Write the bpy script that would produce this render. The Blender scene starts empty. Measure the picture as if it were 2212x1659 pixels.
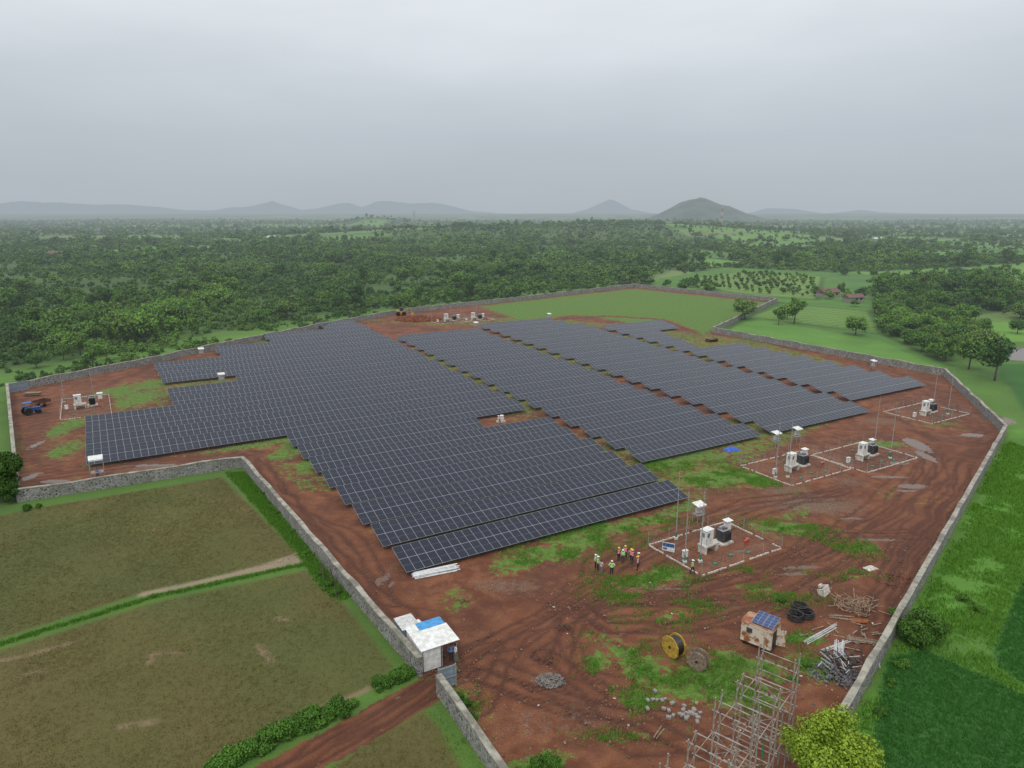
import bpy, math, random
import numpy as np
from mathutils import Vector, Matrix
random.seed(7); rng=np.random.default_rng(7)
scene=bpy.context.scene; col=scene.collection
F=1534.;CX=1106.;CY=829.5;P=math.atan((CY-462)/F);HC=40.
cP,sP=math.cos(P),math.sin(P)
def g(u,v,z=0.):
    r=(u-CX)/F; d=(v-CY)/F
    t=(z-HC)/-(sP+d*cP)
    return Vector((r*t,(cP-d*sP)*t,z))
def proj(x,y,z):
    dep=y*cP-(z-HC)*sP; dn=-(z-HC)*cP-y*sP
    return CX+F*x/dep, CY+F*dn/dep, dep
ANG=math.radians(30.5)
E1=Vector((math.cos(ANG),math.sin(ANG),0)); E2=Vector((-math.sin(ANG),math.cos(ANG),0))
# ---------------- node helpers
def nd(nt,t,ins=None,**pr):
    n=nt.nodes.new(t)
    for k,v in pr.items(): setattr(n,k,v)
    for k,v in (ins or {}).items():
        if isinstance(v,bpy.types.NodeSocket): nt.links.new(v,n.inputs[k])
        else: n.inputs[k].default_value=v
    return n
def M(nt,op,a,b=0.,c=0.,clamp=False):
    n=nt.nodes.new('ShaderNodeMath'); n.operation=op; n.use_clamp=clamp
    for i,v in enumerate((a,b,c)):
        if isinstance(v,bpy.types.NodeSocket): nt.links.new(v,n.inputs[i])
        else: n.inputs[i].default_value=v
    return n.outputs[0]
def mixc(nt,f,a,b,blend='MIX'):
    n=nt.nodes.new('ShaderNodeMix'); n.data_type='RGBA'; n.blend_type=blend
    for i,v in ((0,f),(6,a),(7,b)):
        if isinstance(v,bpy.types.NodeSocket): nt.links.new(v,n.inputs[i])
        else: n.inputs[i].default_value=(v if i==0 else (*v,1) if len(v)==3 else v)
    return n.outputs[2]
def sstep(nt,x,a,b):
    n=nd(nt,'ShaderNodeMapRange',{0:x,1:a,2:b},interpolation_type='SMOOTHSTEP'); return n.outputs[0]
def noise(nt,vec,scale,detail=4,rough=.55):
    return nd(nt,'ShaderNodeTexNoise',{'Vector':vec,'Scale':scale,'Detail':detail,'Roughness':rough}).outputs[0]
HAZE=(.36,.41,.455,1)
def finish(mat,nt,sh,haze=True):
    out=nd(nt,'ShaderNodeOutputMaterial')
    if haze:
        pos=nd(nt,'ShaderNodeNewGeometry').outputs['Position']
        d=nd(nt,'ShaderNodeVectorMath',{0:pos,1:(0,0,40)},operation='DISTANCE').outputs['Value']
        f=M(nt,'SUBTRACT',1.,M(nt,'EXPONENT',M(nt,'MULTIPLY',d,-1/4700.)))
        em=nd(nt,'ShaderNodeEmission',{0:HAZE,1:1.})  # aerial haze painted into the material as glow, stronger away from the camera point
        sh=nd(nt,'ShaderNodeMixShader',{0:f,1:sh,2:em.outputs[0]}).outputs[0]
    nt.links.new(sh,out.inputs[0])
def newmat(name):
    m=bpy.data.materials.new(name); m.use_nodes=True; nt=m.node_tree; nt.nodes.clear(); return m,nt
def smat(name,c1,c2=None,scale=3.,rough=.7,metal=0.,bump=0.,haze=False,detail=5,lo=.35,hi=.65):
    m,nt=newmat(name)
    co=nd(nt,'ShaderNodeTexCoord').outputs['Object']
    c2=c2 or tuple(x*.7 for x in c1)
    n=noise(nt,co,scale,detail,.62)
    c=mixc(nt,sstep(nt,n,lo,hi),c1,c2)
    b=nd(nt,'ShaderNodeBsdfPrincipled',{'Base Color':c,'Roughness':rough,'Metallic':metal})
    if bump:
        bp=nd(nt,'ShaderNodeBump',{'Height':noise(nt,co,scale*6,3),'Strength':bump,'Distance':.05})
        nt.links.new(bp.outputs[0],b.inputs['Normal'])
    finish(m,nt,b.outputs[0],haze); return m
def leafmat(name,c1,c2,c3=None,haze=True,patch=False):
    m,nt=newmat(name)
    geo=nd(nt,'ShaderNodeNewGeometry'); oi=nd(nt,'ShaderNodeObjectInfo')
    c=mixc(nt,geo.outputs['Random Per Island'],c1,c2)
    c3=c3 or tuple(x*.5 for x in c1)
    c=mixc(nt,M(nt,'MULTIPLY',oi.outputs['Random'],.8),c,c3)
    if patch:
        pn=noise(nt,geo.outputs['Position'],.012,5,.65)
        c=mixc(nt,M(nt,'MULTIPLY',sstep(nt,pn,.45,.6),.7),c,tuple(a*1.2+b for a,b in zip(c2,(.035,.05,.0))))
        wn=nd(nt,'ShaderNodeTexWhiteNoise',{'W':oi.outputs['Random']},noise_dimensions='1D').outputs[0]
        c=mixc(nt,M(nt,'MULTIPLY',sstep(nt,wn,.7,1.),.65),c,(.14,.21,.045))
    b=nd(nt,'ShaderNodeBsdfPrincipled',{'Base Color':c,'Roughness':.75,'Specular IOR Level':.15})
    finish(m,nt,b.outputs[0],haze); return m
# ---------------- object helpers
def link(o,parent=None):
    col.objects.link(o)
    if parent: o.parent=parent
    return o
def tag(o,label=None,cat=None,group=None,kind=None):
    if label: o['label']=label
    if cat: o['category']=cat
    if group: o['group']=group
    if kind: o['kind']=kind
    return o
class MB:
    def __init__(s): s.v=[];s.f=[];s.m=[]
    def add(s,vs,fs,mi=0):
        o=len(s.v); s.v+= [tuple(x) for x in vs]; s.f+=[tuple(o+i for i in f) for f in fs]; s.m+=[mi]*len(fs); return s
    def box(s,c,d,rz=0,mi=0,R=None):
        R=R or Matrix.Rotation(rz,3,'Z'); c=Vector(c)
        vs=[c+R@Vector((x*d[0]/2,y*d[1]/2,z*d[2]/2)) for x in(-1,1) for y in(-1,1) for z in(-1,1)]
        return s.add(vs,[(0,1,3,2),(4,6,7,5),(0,4,5,1),(2,3,7,6),(0,2,6,4),(1,5,7,3)],mi)
    def cyl(s,p0,p1,r0,r1=None,n=8,mi=0,caps=True):
        r1=r0 if r1 is None else r1; p0=Vector(p0);p1=Vector(p1); d=(p1-p0).normalized()
        a=d.orthogonal().normalized(); b=d.cross(a); vs=[]
        for p,r in((p0,r0),(p1,r1)):
            for i in range(n):
                t=2*math.pi*i/n; vs.append(p+a*r*math.cos(t)+b*r*math.sin(t))
        fs=[(i,(i+1)%n,n+(i+1)%n,n+i) for i in range(n)]
        if caps: fs+=[tuple(range(n))[::-1],tuple(range(n,2*n))]
        return s.add(vs,fs,mi)
    def torus(s,c,R,r,ax='Z',n=20,k=6,mi=0,rot=None):
        vs=[];fs=[];rot=rot or Matrix.Identity(3);c=Vector(c)
        for i in range(n):
            t=2*math.pi*i/n
            for j in range(k):
                q=2*math.pi*j/k; vs.append(c+rot@Vector(((R+r*math.cos(q))*math.cos(t),(R+r*math.cos(q))*math.sin(t),r*math.sin(q))))
                fs.append((i*k+j,((i+1)%n)*k+j,((i+1)%n)*k+(j+1)%k,i*k+(j+1)%k))
        return s.add(vs,fs,mi)
    def mesh(s,name,mats,smooth=False):
        me=bpy.data.meshes.new(name); me.from_pydata(s.v,[],s.f)
        for m in (mats if isinstance(mats,(list,tuple)) else [mats]): me.materials.append(m)
        me.polygons.foreach_set('material_index',s.m)
        if smooth: me.polygons.foreach_set('use_smooth',[True]*len(s.f))
        me.update(); return me
def npmesh(name,V,Q,mats,mi=None,smooth=False):
    V=np.asarray(V,np.float32);Q=np.asarray(Q,np.int32);k=Q.shape[1]
    me=bpy.data.meshes.new(name); me.vertices.add(len(V)); me.vertices.foreach_set('co',V.ravel())
    me.loops.add(Q.size); me.loops.foreach_set('vertex_index',Q.ravel())
    me.polygons.add(len(Q)); me.polygons.foreach_set('loop_start',np.arange(0,Q.size,k,dtype=np.int32)); me.polygons.foreach_set('loop_total',np.full(len(Q),k,np.int32))
    for m in mats: me.materials.append(m)
    if mi is not None: me.polygons.foreach_set('material_index',np.asarray(mi,np.int32))
    if smooth: me.polygons.foreach_set('use_smooth',np.ones(len(Q),bool))
    me.update(); me.validate(); return me
def thing(name,parts,loc,rz=0,sc=1.,label=None,cat=None,group=None,kind=None):
    e=bpy.data.objects.new(name,None); e.empty_display_size=.5; e.location=loc; e.rotation_euler[2]=rz; e.scale=(sc,)*3
    link(e); tag(e,label,cat,group,kind)
    for p in parts:
        o=bpy.data.objects.new(p[0],p[1]); link(o,e)
        if len(p)>2: o.location=p[2]
        if len(p)>3: o.rotation_euler=p[3]
        if len(p)>4:
            for q in p[4]:
                c=bpy.data.objects.new(q[0],q[1]); link(c,o)
                if len(q)>2: c.location=q[2]
    return e
def single(name,me,label=None,cat=None,loc=(0,0,0),rz=0,sc=1.,group=None,kind=None):
    o=bpy.data.objects.new(name,me); o.location=loc; o.rotation_euler[2]=rz; o.scale=(sc,)*3 if not isinstance(sc,tuple) else sc
    link(o); return tag(o,label,cat,group,kind)
# ---------------- numpy noise / sdf
_grids={}
def vn(x,y,scale,seed=0):
    if seed not in _grids: _grids[seed]=np.random.default_rng(seed+100).random((256,256))
    G=_grids[seed]; X=x/scale+500.;Y=y/scale+500.
    i=np.floor(X).astype(int);j=np.floor(Y).astype(int);fx=X-i;fy=Y-j
    fx=fx*fx*(3-2*fx);fy=fy*fy*(3-2*fy);i%=256;j%=256;i2=(i+1)%256;j2=(j+1)%256
    return (G[i,j]*(1-fx)+G[i2,j]*fx)*(1-fy)+(G[i,j2]*(1-fx)+G[i2,j2]*fx)*fy
def fbm(x,y,s,seed=0): return (vn(x,y,s,seed)*.5+vn(x,y,s/2.1,seed+1)*.3+vn(x,y,s/4.3,seed+2)*.2)
def W(pts): return np.array([[*g(*p)][:2] for p in pts])
def segd(x,y,a,b):
    dx,dy=b[0]-a[0],b[1]-a[1]; t=np.clip(((x-a[0])*dx+(y-a[1])*dy)/(dx*dx+dy*dy+1e-9),0,1)
    return np.hypot(x-a[0]-t*dx,y-a[1]-t*dy)
def pld(x,y,pts):
    d=np.full(x.shape,1e9)
    for a,b in zip(pts[:-1],pts[1:]): d=np.minimum(d,segd(x,y,a,b))
    return d
def sdf(x,y,poly):
    d=np.full(x.shape,1e9); ins=np.zeros(x.shape,bool); n=len(poly)
    for i in range(n):
        a=poly[i];b=poly[(i+1)%n]; d=np.minimum(d,segd(x,y,a,b))
        c=((a[1]>y)!=(b[1]>y))&(x<(b[0]-a[0])*(y-a[1])/(b[1]-a[1]+1e-12)+a[0]); ins^=c
    return np.where(ins,d,-d)
def sm(x,a,b):
    t=np.clip((x-a)/(b-a),0,1); return t*t*(3-2*t)
# ---------------- layout surveys
WALL_A=[(908,1460),(525,1008),(42,1084),(18,846),(62,838),(330,785),(480,752),(690,710),(870,676),(1100,652),(1370,620),(1678,652),(1540,718),(2040,812),(2170,938),(1830,1548),(1765,1668)]
WALL_B=[(948,1497),(1062,1664),(1120,1750)]
SITE=W(WALL_A+[(1700,1790),(1150,1790)]+WALL_B[::-1])
FIELD_A=W([(-200,1165),(60,1100),(480,1030),(640,1190),(655,1208),(330,1275),(0,1380),(-200,1440)])
FIELD_B=W([(-200,1460),(0,1405),(330,1302),(660,1232),(750,1310),(850,1440),(820,1475),(740,1515),(640,1560),(470,1655),(300,1800),(-400,1800)])
FIELD_C=W([(700,1668),(800,1595),(915,1535),(950,1570),(1010,1680),(1000,1790),(560,1790)])
ROAD=W([(935,1462),(975,1500),(870,1560),(760,1625),(680,1670),(560,1790),(420,1790),(545,1659),(690,1585),(820,1510),(900,1470)])
P1=W([(1915,1420),(1990,1400),(2130,1460),(2212,1500),(2400,1560),(2400,1900),(1850,1900),(1885,1560)])
P2=W([(2145,1400),(2190,1290),(2230,1190),(2400,1000),(2400,1540),(2220,1485),(2150,1440)])
PAST=W([(1560,712),(1640,690),(1900,735),(2040,800),(2100,870),(2020,800),(1560,716)])
STRIP=W([(1690,655),(1880,670),(1900,715),(1660,690),(1620,675)])
ORCH=W([(1470,606),(1600,588),(1775,598),(1765,645),(1640,637),(1490,618)])
CLEAR=W([(1370,612),(1560,578),(1790,588),(1880,645),(1900,712),(2060,790),(2120,850),(2060,830),(1540,715),(1690,652)])
POND=W([(2150,758),(2190,750),(2260,756),(2300,775),(2250,782),(2180,778)])
FOREST=W([(-400,540),(300,545),(700,530),(900,515),(1350,488),(1500,520),(1520,570),(1380,606),(1100,632),(1000,632),(860,652),(700,680),(480,718),(200,772),(0,806),(-500,860)])
RIGHTG=W([(2180,930),(2400,900),(2600,1000),(2400,1900),(1800,1700),(1845,1545)])
PADS=[(1515,1245,13.5,9.),(1710,1050,14.5,10.),(1872,1022,14,10),(2012,916,14,10),(130,908,9,19),(948,700,14,10),(1010,696,12,10)]
def inrot(x,y,o):
    dx=x-o[0];dy=y-o[1]; return dx*E1.x+dy*E1.y, dx*E2.x+dy*E2.y
def zg(x,y):
    x=np.asarray(x,float);y=np.asarray(y,float)
    z=20*np.exp(-((x-260)/330)**2-((y-1500)/260)**2)+12*np.exp(-((x+150)/260)**2-((y-1250)/220)**2)
    z=z+28*np.exp(-((x+470)/130)**2-((y-2600)/200)**2)+16*np.exp(-((x-500)/300)**2-((y-2500)/300)**2)
    z=z+(fbm(x,y,700,40)-.5)*14*sm(y,600,1500)+sm(y,3500,8000)*38
    return z
def cells(x,y):
    wx=x+(vn(x,y,160,50)-.5)*70; wy=y+(vn(x,y,160,51)-.5)*70
    a=(wx*.88+wy*.47)/115; b=(-wx*.47+wy*.88)/84
    i=np.floor(a);j=np.floor(b)
    h=np.mod(np.sin(i*12.9898+j*78.233)*43758.5453,1); h2=np.mod(np.sin(i*39.34+j*11.135)*24634.63,1)
    fa=a-i;fb=b-j
    e=np.minimum(np.minimum(fa,1-fa)*115,np.minimum(fb,1-fb)*84)
    thr=np.where(x>.12*y,.38,.50)
    return h,h2,e,thr
# ---------------- ground
def ax(parts):
    return np.unique(np.concatenate(parts).round(3))
def geo(start,step,gr,end):
    r=[start];s=step
    while r[-1]<end: s*=gr; r.append(r[-1]+s)
    return np.array(r)
xs=ax([-geo(140,1.2,1.1,32000),np.arange(-140,-60,1.2),np.arange(-60,74,.34),np.arange(74,190,1.2),geo(190,1.2,1.08,32000)])
ys=ax([np.arange(-300,36,12.),np.arange(36,114,.34),np.arange(114,235,1.),np.arange(235,420,2.),geo(420,2,1.05,34000)])
X,Y=np.meshgrid(xs,ys); x=X.ravel();y=Y.ravel()
Z=zg(x,y)
site=sdf(x,y,SITE)
h,h2,e,thr=cells(x,y)
n1=fbm(x,y,9,1);n2=fbm(x,y,40,5);n3=fbm(x,y,2.2,9)
col3=lambda *c: np.array(c)[None,:]
land=col3(.06,.13,.022)*(1-n1[:,None])+col3(.12,.24,.036)*n1[:,None]
fd=np.where((h<thr)[:,None],col3(.05,.10,.025),np.where((h2<.35)[:,None],col3(.13,.27,.045),np.where((h2<.7)[:,None],col3(.08,.19,.04),col3(.16,.23,.07))))
fd=fd*(.75+.5*n2[:,None]); bund=((e<2.5)&(h>=thr))[:,None]*.5; fd=fd*(1-bund)+col3(.04,.08,.02)*bund
k=sm(y,250,300)[:,None]; land=land*(1-k)+fd*k
def paint(mask,c,v=.35,nn=None):
    global land
    nn=n1 if nn is None else nn
    c=np.array(c)[None,:]*(1-v/2+v*nn[:,None]); m=mask[:,None]; land=land*(1-m)+c*m
paint(sm(site,-34,-4)*(site<0)*(x<60)*(y>150),(.105,.22,.034),.5)
paint(sm(sdf(x,y,FOREST)+(n2-.5)*14,-2,8)*.8,(.05,.105,.022))
paint(sm(sdf(x,y,RIGHTG),-1,1),(.11,.27,.03),.7)
paint(sm(sdf(x,y,RIGHTG),-1,1)*sm(fbm(x,y,7,27),.5,.7)*.6,(.07,.16,.025),.3)
paint(sm(sdf(x,y,CLEAR),-3,3),(.085,.20,.032),.5)
paint(sm(sdf(x,y,PAST),-1,1),(.11,.25,.038),.5)
sa,sb=inrot(x,y,(0,0)); st=.5+.5*np.sin(sb*2*math.pi/4.5)
paint(sm(sdf(x,y,STRIP),-1,1),(.15,.27,.05),.3); paint(sm(sdf(x,y,STRIP),-1,1)*sm(st,.4,.8)*.6,(.07,.15,.03),.3)
paint(sm(sdf(x,y,ORCH),-2,2),(.16,.26,.06),.4)
for pl in ([(1560,716),(1620,682),(1690,655)],[(1660,690),(1900,722)],[(1690,655),(1880,672),(1905,720),(2050,790)],[(1470,606),(1490,620),(1640,640),(1765,648),(1778,598)]):
    paint((1-sm(pld(x,y,W(pl)),.6,2.2))*.8,(.045,.095,.02),.4)
for pg in (P1,P2): paint(sm(sdf(x,y,pg),-.4,.4),(.035,.14,.02),.4,n3)
for pg in ([(2150,785),(2300,790),(2400,860),(2200,850),(2160,820)],[(2185,840),(2400,860),(2400,1010),(2250,960)]): paint(sm(sdf(x,y,W(pg)),-.6,.6),(.035,.13,.02),.4)
paint(sm(sdf(x,y,W([(2110,692),(2300,705),(2300,742),(2120,735)])),-.6,.6),(.14,.30,.04),.3)
fa=np.maximum(sdf(x,y,FIELD_A),sdf(x,y,FIELD_B)); fa=np.maximum(fa,sdf(x,y,FIELD_C)); fam=sm(fa,-.4,.5)
paint(fam,(.125,.108,.032),.25)
paint(fam*sm(fbm(x,y,26,20),.45,.8)*.55,(.155,.10,.042),.3)
paint(fam*sm(fbm(x,y,18,24),.45,.75)*.55,(.09,.115,.027),.3)
pale=(1-sm(pld(x,y,W([(310,1284),(430,1258),(560,1228),(645,1204)]))-1.0*sm(x,-34,-22),.1,.9))*sm(n3,.1,.4)
paint(pale,(.33,.25,.17),.4,n3)
for pl in ([(330,1415),(362,1402),(385,1412)],[(320,1432),(330,1418)],[(565,1402),(585,1428)],[(-20,1432),(60,1415),(150,1390)],[(-20,1475),(90,1450)],[(260,1570),(330,1560)],[(600,1335),(615,1340)],[(700,1525),(760,1505),(800,1485)],[(330,1145),(365,1143)],[(560,1395),(570,1412)]):
    paint((1-sm(pld(x,y,W(pl)),.05,.6))*sm(n3,.3,.5)*.7,(.30,.20,.125),.3,n3)
rd=sdf(x,y,ROAD)
grass=np.zeros(x.shape)
GB=[(1120,1215,3,1.3),(1180,1195,5,2),(1260,1165,6,2.8),(1330,1140,6,2.2),(1400,1125,4,1.6),(1375,1258,4.2,2.6),(1425,1240,3.5,2),(1335,1285,2.5,1.5),(1500,1310,2.5,1.2),(1680,1288,4,1.6),(1650,1270,3,1.2),(1590,1440,4.5,2.2),(1540,1465,4,2),(1500,1485,3.5,2),(1385,1450,2.2,4),(1350,1400,1.6,3),(1370,1510,2,2.5),(1450,1470,3,1.5),(1600,1500,3,2),(1500,985,7,3),(1440,1000,6,3),(1560,1028,7,4),(1630,1035,4,3.4),(1530,1040,5,3),(1700,1140,5,2),(1740,1150,3,2),(640,965,3,5),(665,1005,2,5),(125,930,3,14),(120,980,3,8),(245,850,6,10),(300,860,5,10),(330,830,5,6),(1190,1640,1.4,1),(1150,1655,2,1),(1850,1180,3,2),(1960,1070,3,4),(1440,1335,2,1.5),(1290,1430,1.2,1.8),(1310,1380,1.5,1.2),(1760,1440,2,2),(1330,1590,2.5,.6),(1300,1535,1.5,.8),(1740,1380,2,1),(2000,905,5,5),(1900,960,5,2),(1010,1520,1.4,3.2),(985,1500,1,1.2),(1500,1180,3,.8),(1830,1240,3,1),(1640,1230,2.5,.8),(600,985,3,3)]
for u,v,ra,rb in GB:
    c=g(u,v); q=((x-c.x)/ra)**2+((y-c.y)/rb)**2; grass=np.maximum(grass,np.exp(-q*.6)*.76)
grass=np.maximum(grass,.62*np.exp(-(pld(x,y,W([(1085,1228),(1250,1180),(1380,1140),(1500,1085)]))/2.2)**2))
grass=np.maximum(grass,.7*np.exp(-(pld(x,y,W([(190,1010),(400,990),(620,950)]))/2.6)**2))
BACK=W([(1040,662),(1200,642),(1370,624),(1660,654),(1560,706),(1520,722),(1440,690),(1380,700),(1250,680),(1120,690)])
grass=np.maximum(grass,sm(sdf(x,y,BACK),-6,4)*(.52+.5*n2))
grass=np.maximum(grass,.5*sm(sdf(x,y,W([(180,1007),(620,940),(870,1238),(1480,1072),(1985,827),(1640,735),(1190,684),(680,690),(338,780),(365,840),(182,895)])),-1,2)*sm(n2,.35,.6))
grass=np.maximum(grass,.44*sm(fbm(x,y,13,90),.48,.72)*(y<130))
for (u,v,w,d) in PADS:
    a,b=inrot(x,y,g(u,v)); ins=(a>-.3)&(a<w+.3)&(b>-.3)&(b<d+.3); grass[ins]=0
pad=np.zeros(x.shape)
for (u,v,w,d) in PADS:
    a,b=inrot(x,y,g(u,v)); pad=np.maximum(pad,((a>0)&(a<w)&(b>0)&(b<d)).astype(float))
TR=[[(545,985),(600,1040),(720,1180),(850,1300),(960,1400),(985,1440),(930,1480),(740,1600),(600,1690)],[(985,1440),(1080,1370),(1220,1300),(1400,1285),(1600,1240),(1760,1190),(1900,1110),(2000,1020),(2010,960),(1930,905)],[(1220,1300),(1400,1170),(1600,1080),(1800,1060)],[(1050,1450),(1200,1500),(1400,1560),(1520,1630)],[(560,975),(330,1000),(120,1030),(75,960),(90,880),(230,830),(400,765),(620,715),(860,690)],[(1640,1240),(1800,1150),(1980,1150)],[(1700,720),(1900,790),(2040,850),(2110,930),(2050,1080),(1930,1250),(1830,1420)],[(1250,1300),(1330,1350),(1420,1350),(1560,1330),(1700,1290),(1850,1200)],[(1290,1500),(1210,1420),(1230,1330),(1330,1290),(1560,1290)],[(1200,690),(1320,682),(1420,690),(1500,715)]]
rut=np.zeros(x.shape); roadm=np.zeros(x.shape)
sel=np.where((site>-3)|(rd>-3))[0]; xq,yq=x[sel],y[sel]
rq=np.zeros(len(sel)); mq=np.zeros(len(sel)); gq=np.ones(len(sel))
for ti,t in enumerate(TR):
    wt=W(t)
    for rep in range(4 if ti<3 or ti==6 else 3):
        wt2=wt+np.random.default_rng(ti*10+rep).normal(size=wt.shape)*(0 if rep==0 else 1.8)
        d=pld(xq+(n1[sel]-.5)*3,yq+(n2[sel]-.5)*4,wt2); am=1 if rep==0 else .8
        rq=np.maximum(rq,am*np.exp(-((d-.85)/.25)**2)*(.5+.9*n1[sel])); mq=np.maximum(mq,am*np.exp(-(d/2.4)**2)); gq*=(1-.6*am*np.exp(-(d/1.4)**2))
rut[sel]=np.clip(rq,0,1.2); roadm[sel]=mq; grass[sel]*=gq
gravel=np.zeros(x.shape)
for u,v,ra,rb,am in [(1090,1265,7,3,.75),(1200,1250,4,2,.5),(1180,1470,2.2,1.2,.8),(1150,1560,5,4,.6),(1250,1550,6,4,.62),(1450,1560,4,3,.55),(1760,1090,10,5,.95),(1700,1060,7,4,.8),(1830,1040,6,4,.7),(1900,910,8,4,.8),(330,1010,9,3,.8),(1600,1100,6,2,.6)]:
    c=g(u,v); gravel=np.maximum(gravel,am*np.exp(-(((x-c.x)/ra)**2+((y-c.y)/rb)**2)))
wet=np.zeros(x.shape)
for u,v,ra,rb in [(65,1030,1.2,2.5),(75,960,.8,4),(1970,1050,3,1.2),(1980,960,2,5),(2000,985,1.2,4),(1890,1165,4,.5),(820,1255,.5,1.2),(835,1245,.6,1),(1400,1270,6,.35),(1730,1225,3,.5),(1920,1030,4,.6),(2100,940,3,1.5),(2150,905,4,5),(330,1005,6,.8),(1600,1190,2.5,.3),(1940,1000,2.5,.8),(1715,1240,2,.5),(120,1040,3,1),(1960,1060,2,.5),(845,1262,.4,.8),(1840,1120,2,.4),(1480,1262,2,.25)]:
    c=g(u,v); wet=np.maximum(wet,np.exp(-(((x-c.x)/ra)**2+((y-c.y)/rb)**2)))
wet=np.maximum(wet,.45*rut*(n1>.5)); wet=np.maximum(wet,sm(sdf(x,y,POND),-2,2))
churn=(fbm(x,y,1.1,66)-.5)*.18*(y<120)*sm(site,0,3)*(1-pad)
V=np.stack([x,y,Z - .10*rut*(y<120)+churn],1)
nx,ny=len(xs),len(ys)
I=np.arange(nx*ny).reshape(ny,nx); Q=np.stack([I[:-1,:-1],I[:-1,1:],I[1:,1:],I[1:,:-1]],-1).reshape(-1,4)
def setattr4(me,name,A):
    at=me.attributes.new(name,'FLOAT_COLOR','POINT'); at.data.foreach_set('color',np.asarray(A,np.float32).ravel())
gm,nt=newmat('ground_soil_and_grass')
geo_=nd(nt,'ShaderNodeNewGeometry').outputs['Position']
aL=nd(nt,'ShaderNodeAttribute',attribute_name='land').outputs['Color']
aM=nd(nt,'ShaderNodeAttribute',attribute_name='mask'); sp=nd(nt,'ShaderNodeSeparateColor',{0:aM.outputs['Color']})
aN=nd(nt,'ShaderNodeAttribute',attribute_name='maskb'); sp2=nd(nt,'ShaderNodeSeparateColor',{0:aN.outputs['Color']})
nf=noise(nt,geo_,1.3,8,.65); nff=noise(nt,geo_,7.,5,.7); nb=noise(nt,geo_,.11,5,.6); nm=noise(nt,geo_,.45,6,.6); nb2=noise(nt,geo_,.22,6,.65)
dirt=mixc(nt,sstep(nt,nm,.36,.66),(.155,.048,.021),(.275,.108,.050))
dirt=mixc(nt,M(nt,'MULTIPLY',sstep(nt,nb,.45,.6),.72),dirt,(.098,.036,.021))
dirt=mixc(nt,M(nt,'MULTIPLY',sstep(nt,nb2,.53,.66),.5),dirt,(.30,.135,.072))
dirt=mixc(nt,M(nt,'MULTIPLY',sp2.outputs[0],.5),dirt,mixc(nt,nf,(.18,.054,.023),(.30,.12,.056)))
grav=mixc(nt,sstep(nt,nff,.42,.62),(.13,.068,.044),(.30,.205,.145))
dirt=mixc(nt,sstep(nt,M(nt,'ADD',sp.outputs[2],M(nt,'MULTIPLY',M(nt,'SUBTRACT',nf,.5),1.3)),.4,.85),dirt,grav)
dirt=mixc(nt,M(nt,'MULTIPLY',aM.outputs['Alpha'],.8,clamp=True),dirt,(.055,.02,.013))
dirt=mixc(nt,sstep(nt,nff,.3,.75),mixc(nt,.45,dirt,(.05,.02,.012)),dirt)
gr=mixc(nt,sstep(nt,nf,.35,.65),(.055,.14,.018),(.125,.28,.03))
gr=mixc(nt,M(nt,'MULTIPLY',sstep(nt,nb,.42,.6),.45),gr,(.12,.20,.035))
gr=mixc(nt,sstep(nt,nff,.35,.7),mixc(nt,.4,gr,(.04,.07,.015)),gr)
gn=M(nt,'ADD',M(nt,'ADD',M(nt,'MULTIPLY',nf,.5),M(nt,'MULTIPLY',nm,.25)),M(nt,'MULTIPLY',nff,.25))
gfac=sstep(nt,M(nt,'ADD',sp.outputs[1],M(nt,'MULTIPLY',M(nt,'SUBTRACT',gn,.5),3.6)),.38,.62)
inside=mixc(nt,M(nt,'MULTIPLY',gfac,.9),dirt,gr)
ld=mixc(nt,M(nt,'MULTIPLY',sstep(nt,nff,.7,.3),.4),aL,(.03,.03,.01))
ld=mixc(nt,M(nt,'MULTIPLY',sstep(nt,nf,.4,.62),.2),ld,mixc(nt,.5,aL,(.12,.17,.035)))
sfac=sstep(nt,M(nt,'ADD',sp.outputs[0],M(nt,'MULTIPLY',M(nt,'SUBTRACT',nf,.5),.5)),.44,.56)
c=mixc(nt,sfac,ld,inside)
wf=sstep(nt,M(nt,'ADD',sp2.outputs[1],M(nt,'MULTIPLY',M(nt,'SUBTRACT',nf,.5),1.3)),.52,.6)
c=mixc(nt,wf,c,(.12,.07,.045))
ro=M(nt,'SUBTRACT',.9,M(nt,'MULTIPLY',wf,.82))
bmp=nd(nt,'ShaderNodeBump',{'Height':M(nt,'ADD',nf,M(nt,'MULTIPLY',nff,.45)),'Strength':.9,'Distance':.22})
nmx=nd(nt,'ShaderNodeMix',{0:wf},data_type='VECTOR'); nt.links.new(bmp.outputs[0],nmx.inputs[4]); nmx.inputs[5].default_value=(0,0,1)
bs=nd(nt,'ShaderNodeBsdfPrincipled',{'Base Color':c,'Roughness':ro,'Specular IOR Level':.22,'Normal':nmx.outputs[1]})
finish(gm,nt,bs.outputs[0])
me=npmesh('ground',V,Q,[gm],smooth=True)
sitev=np.clip(site/6+.5,0,1)
sitev=np.maximum(sitev,np.clip(rd/3+.5,0,1)); 
gv=grass.copy(); gv[(site<0)&(rd>-1)]=0
setattr4(me,'land',np.concatenate([land,np.ones((len(x),1))],1))
setattr4(me,'mask',np.stack([sitev,gv,np.maximum(gravel*.9,pad*.5),rut],1))
setattr4(me,'maskb',np.stack([roadm,wet,pad,pad],1))
single('ground',me,'red laterite soil and green farmland ground','ground',kind='structure')
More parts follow.
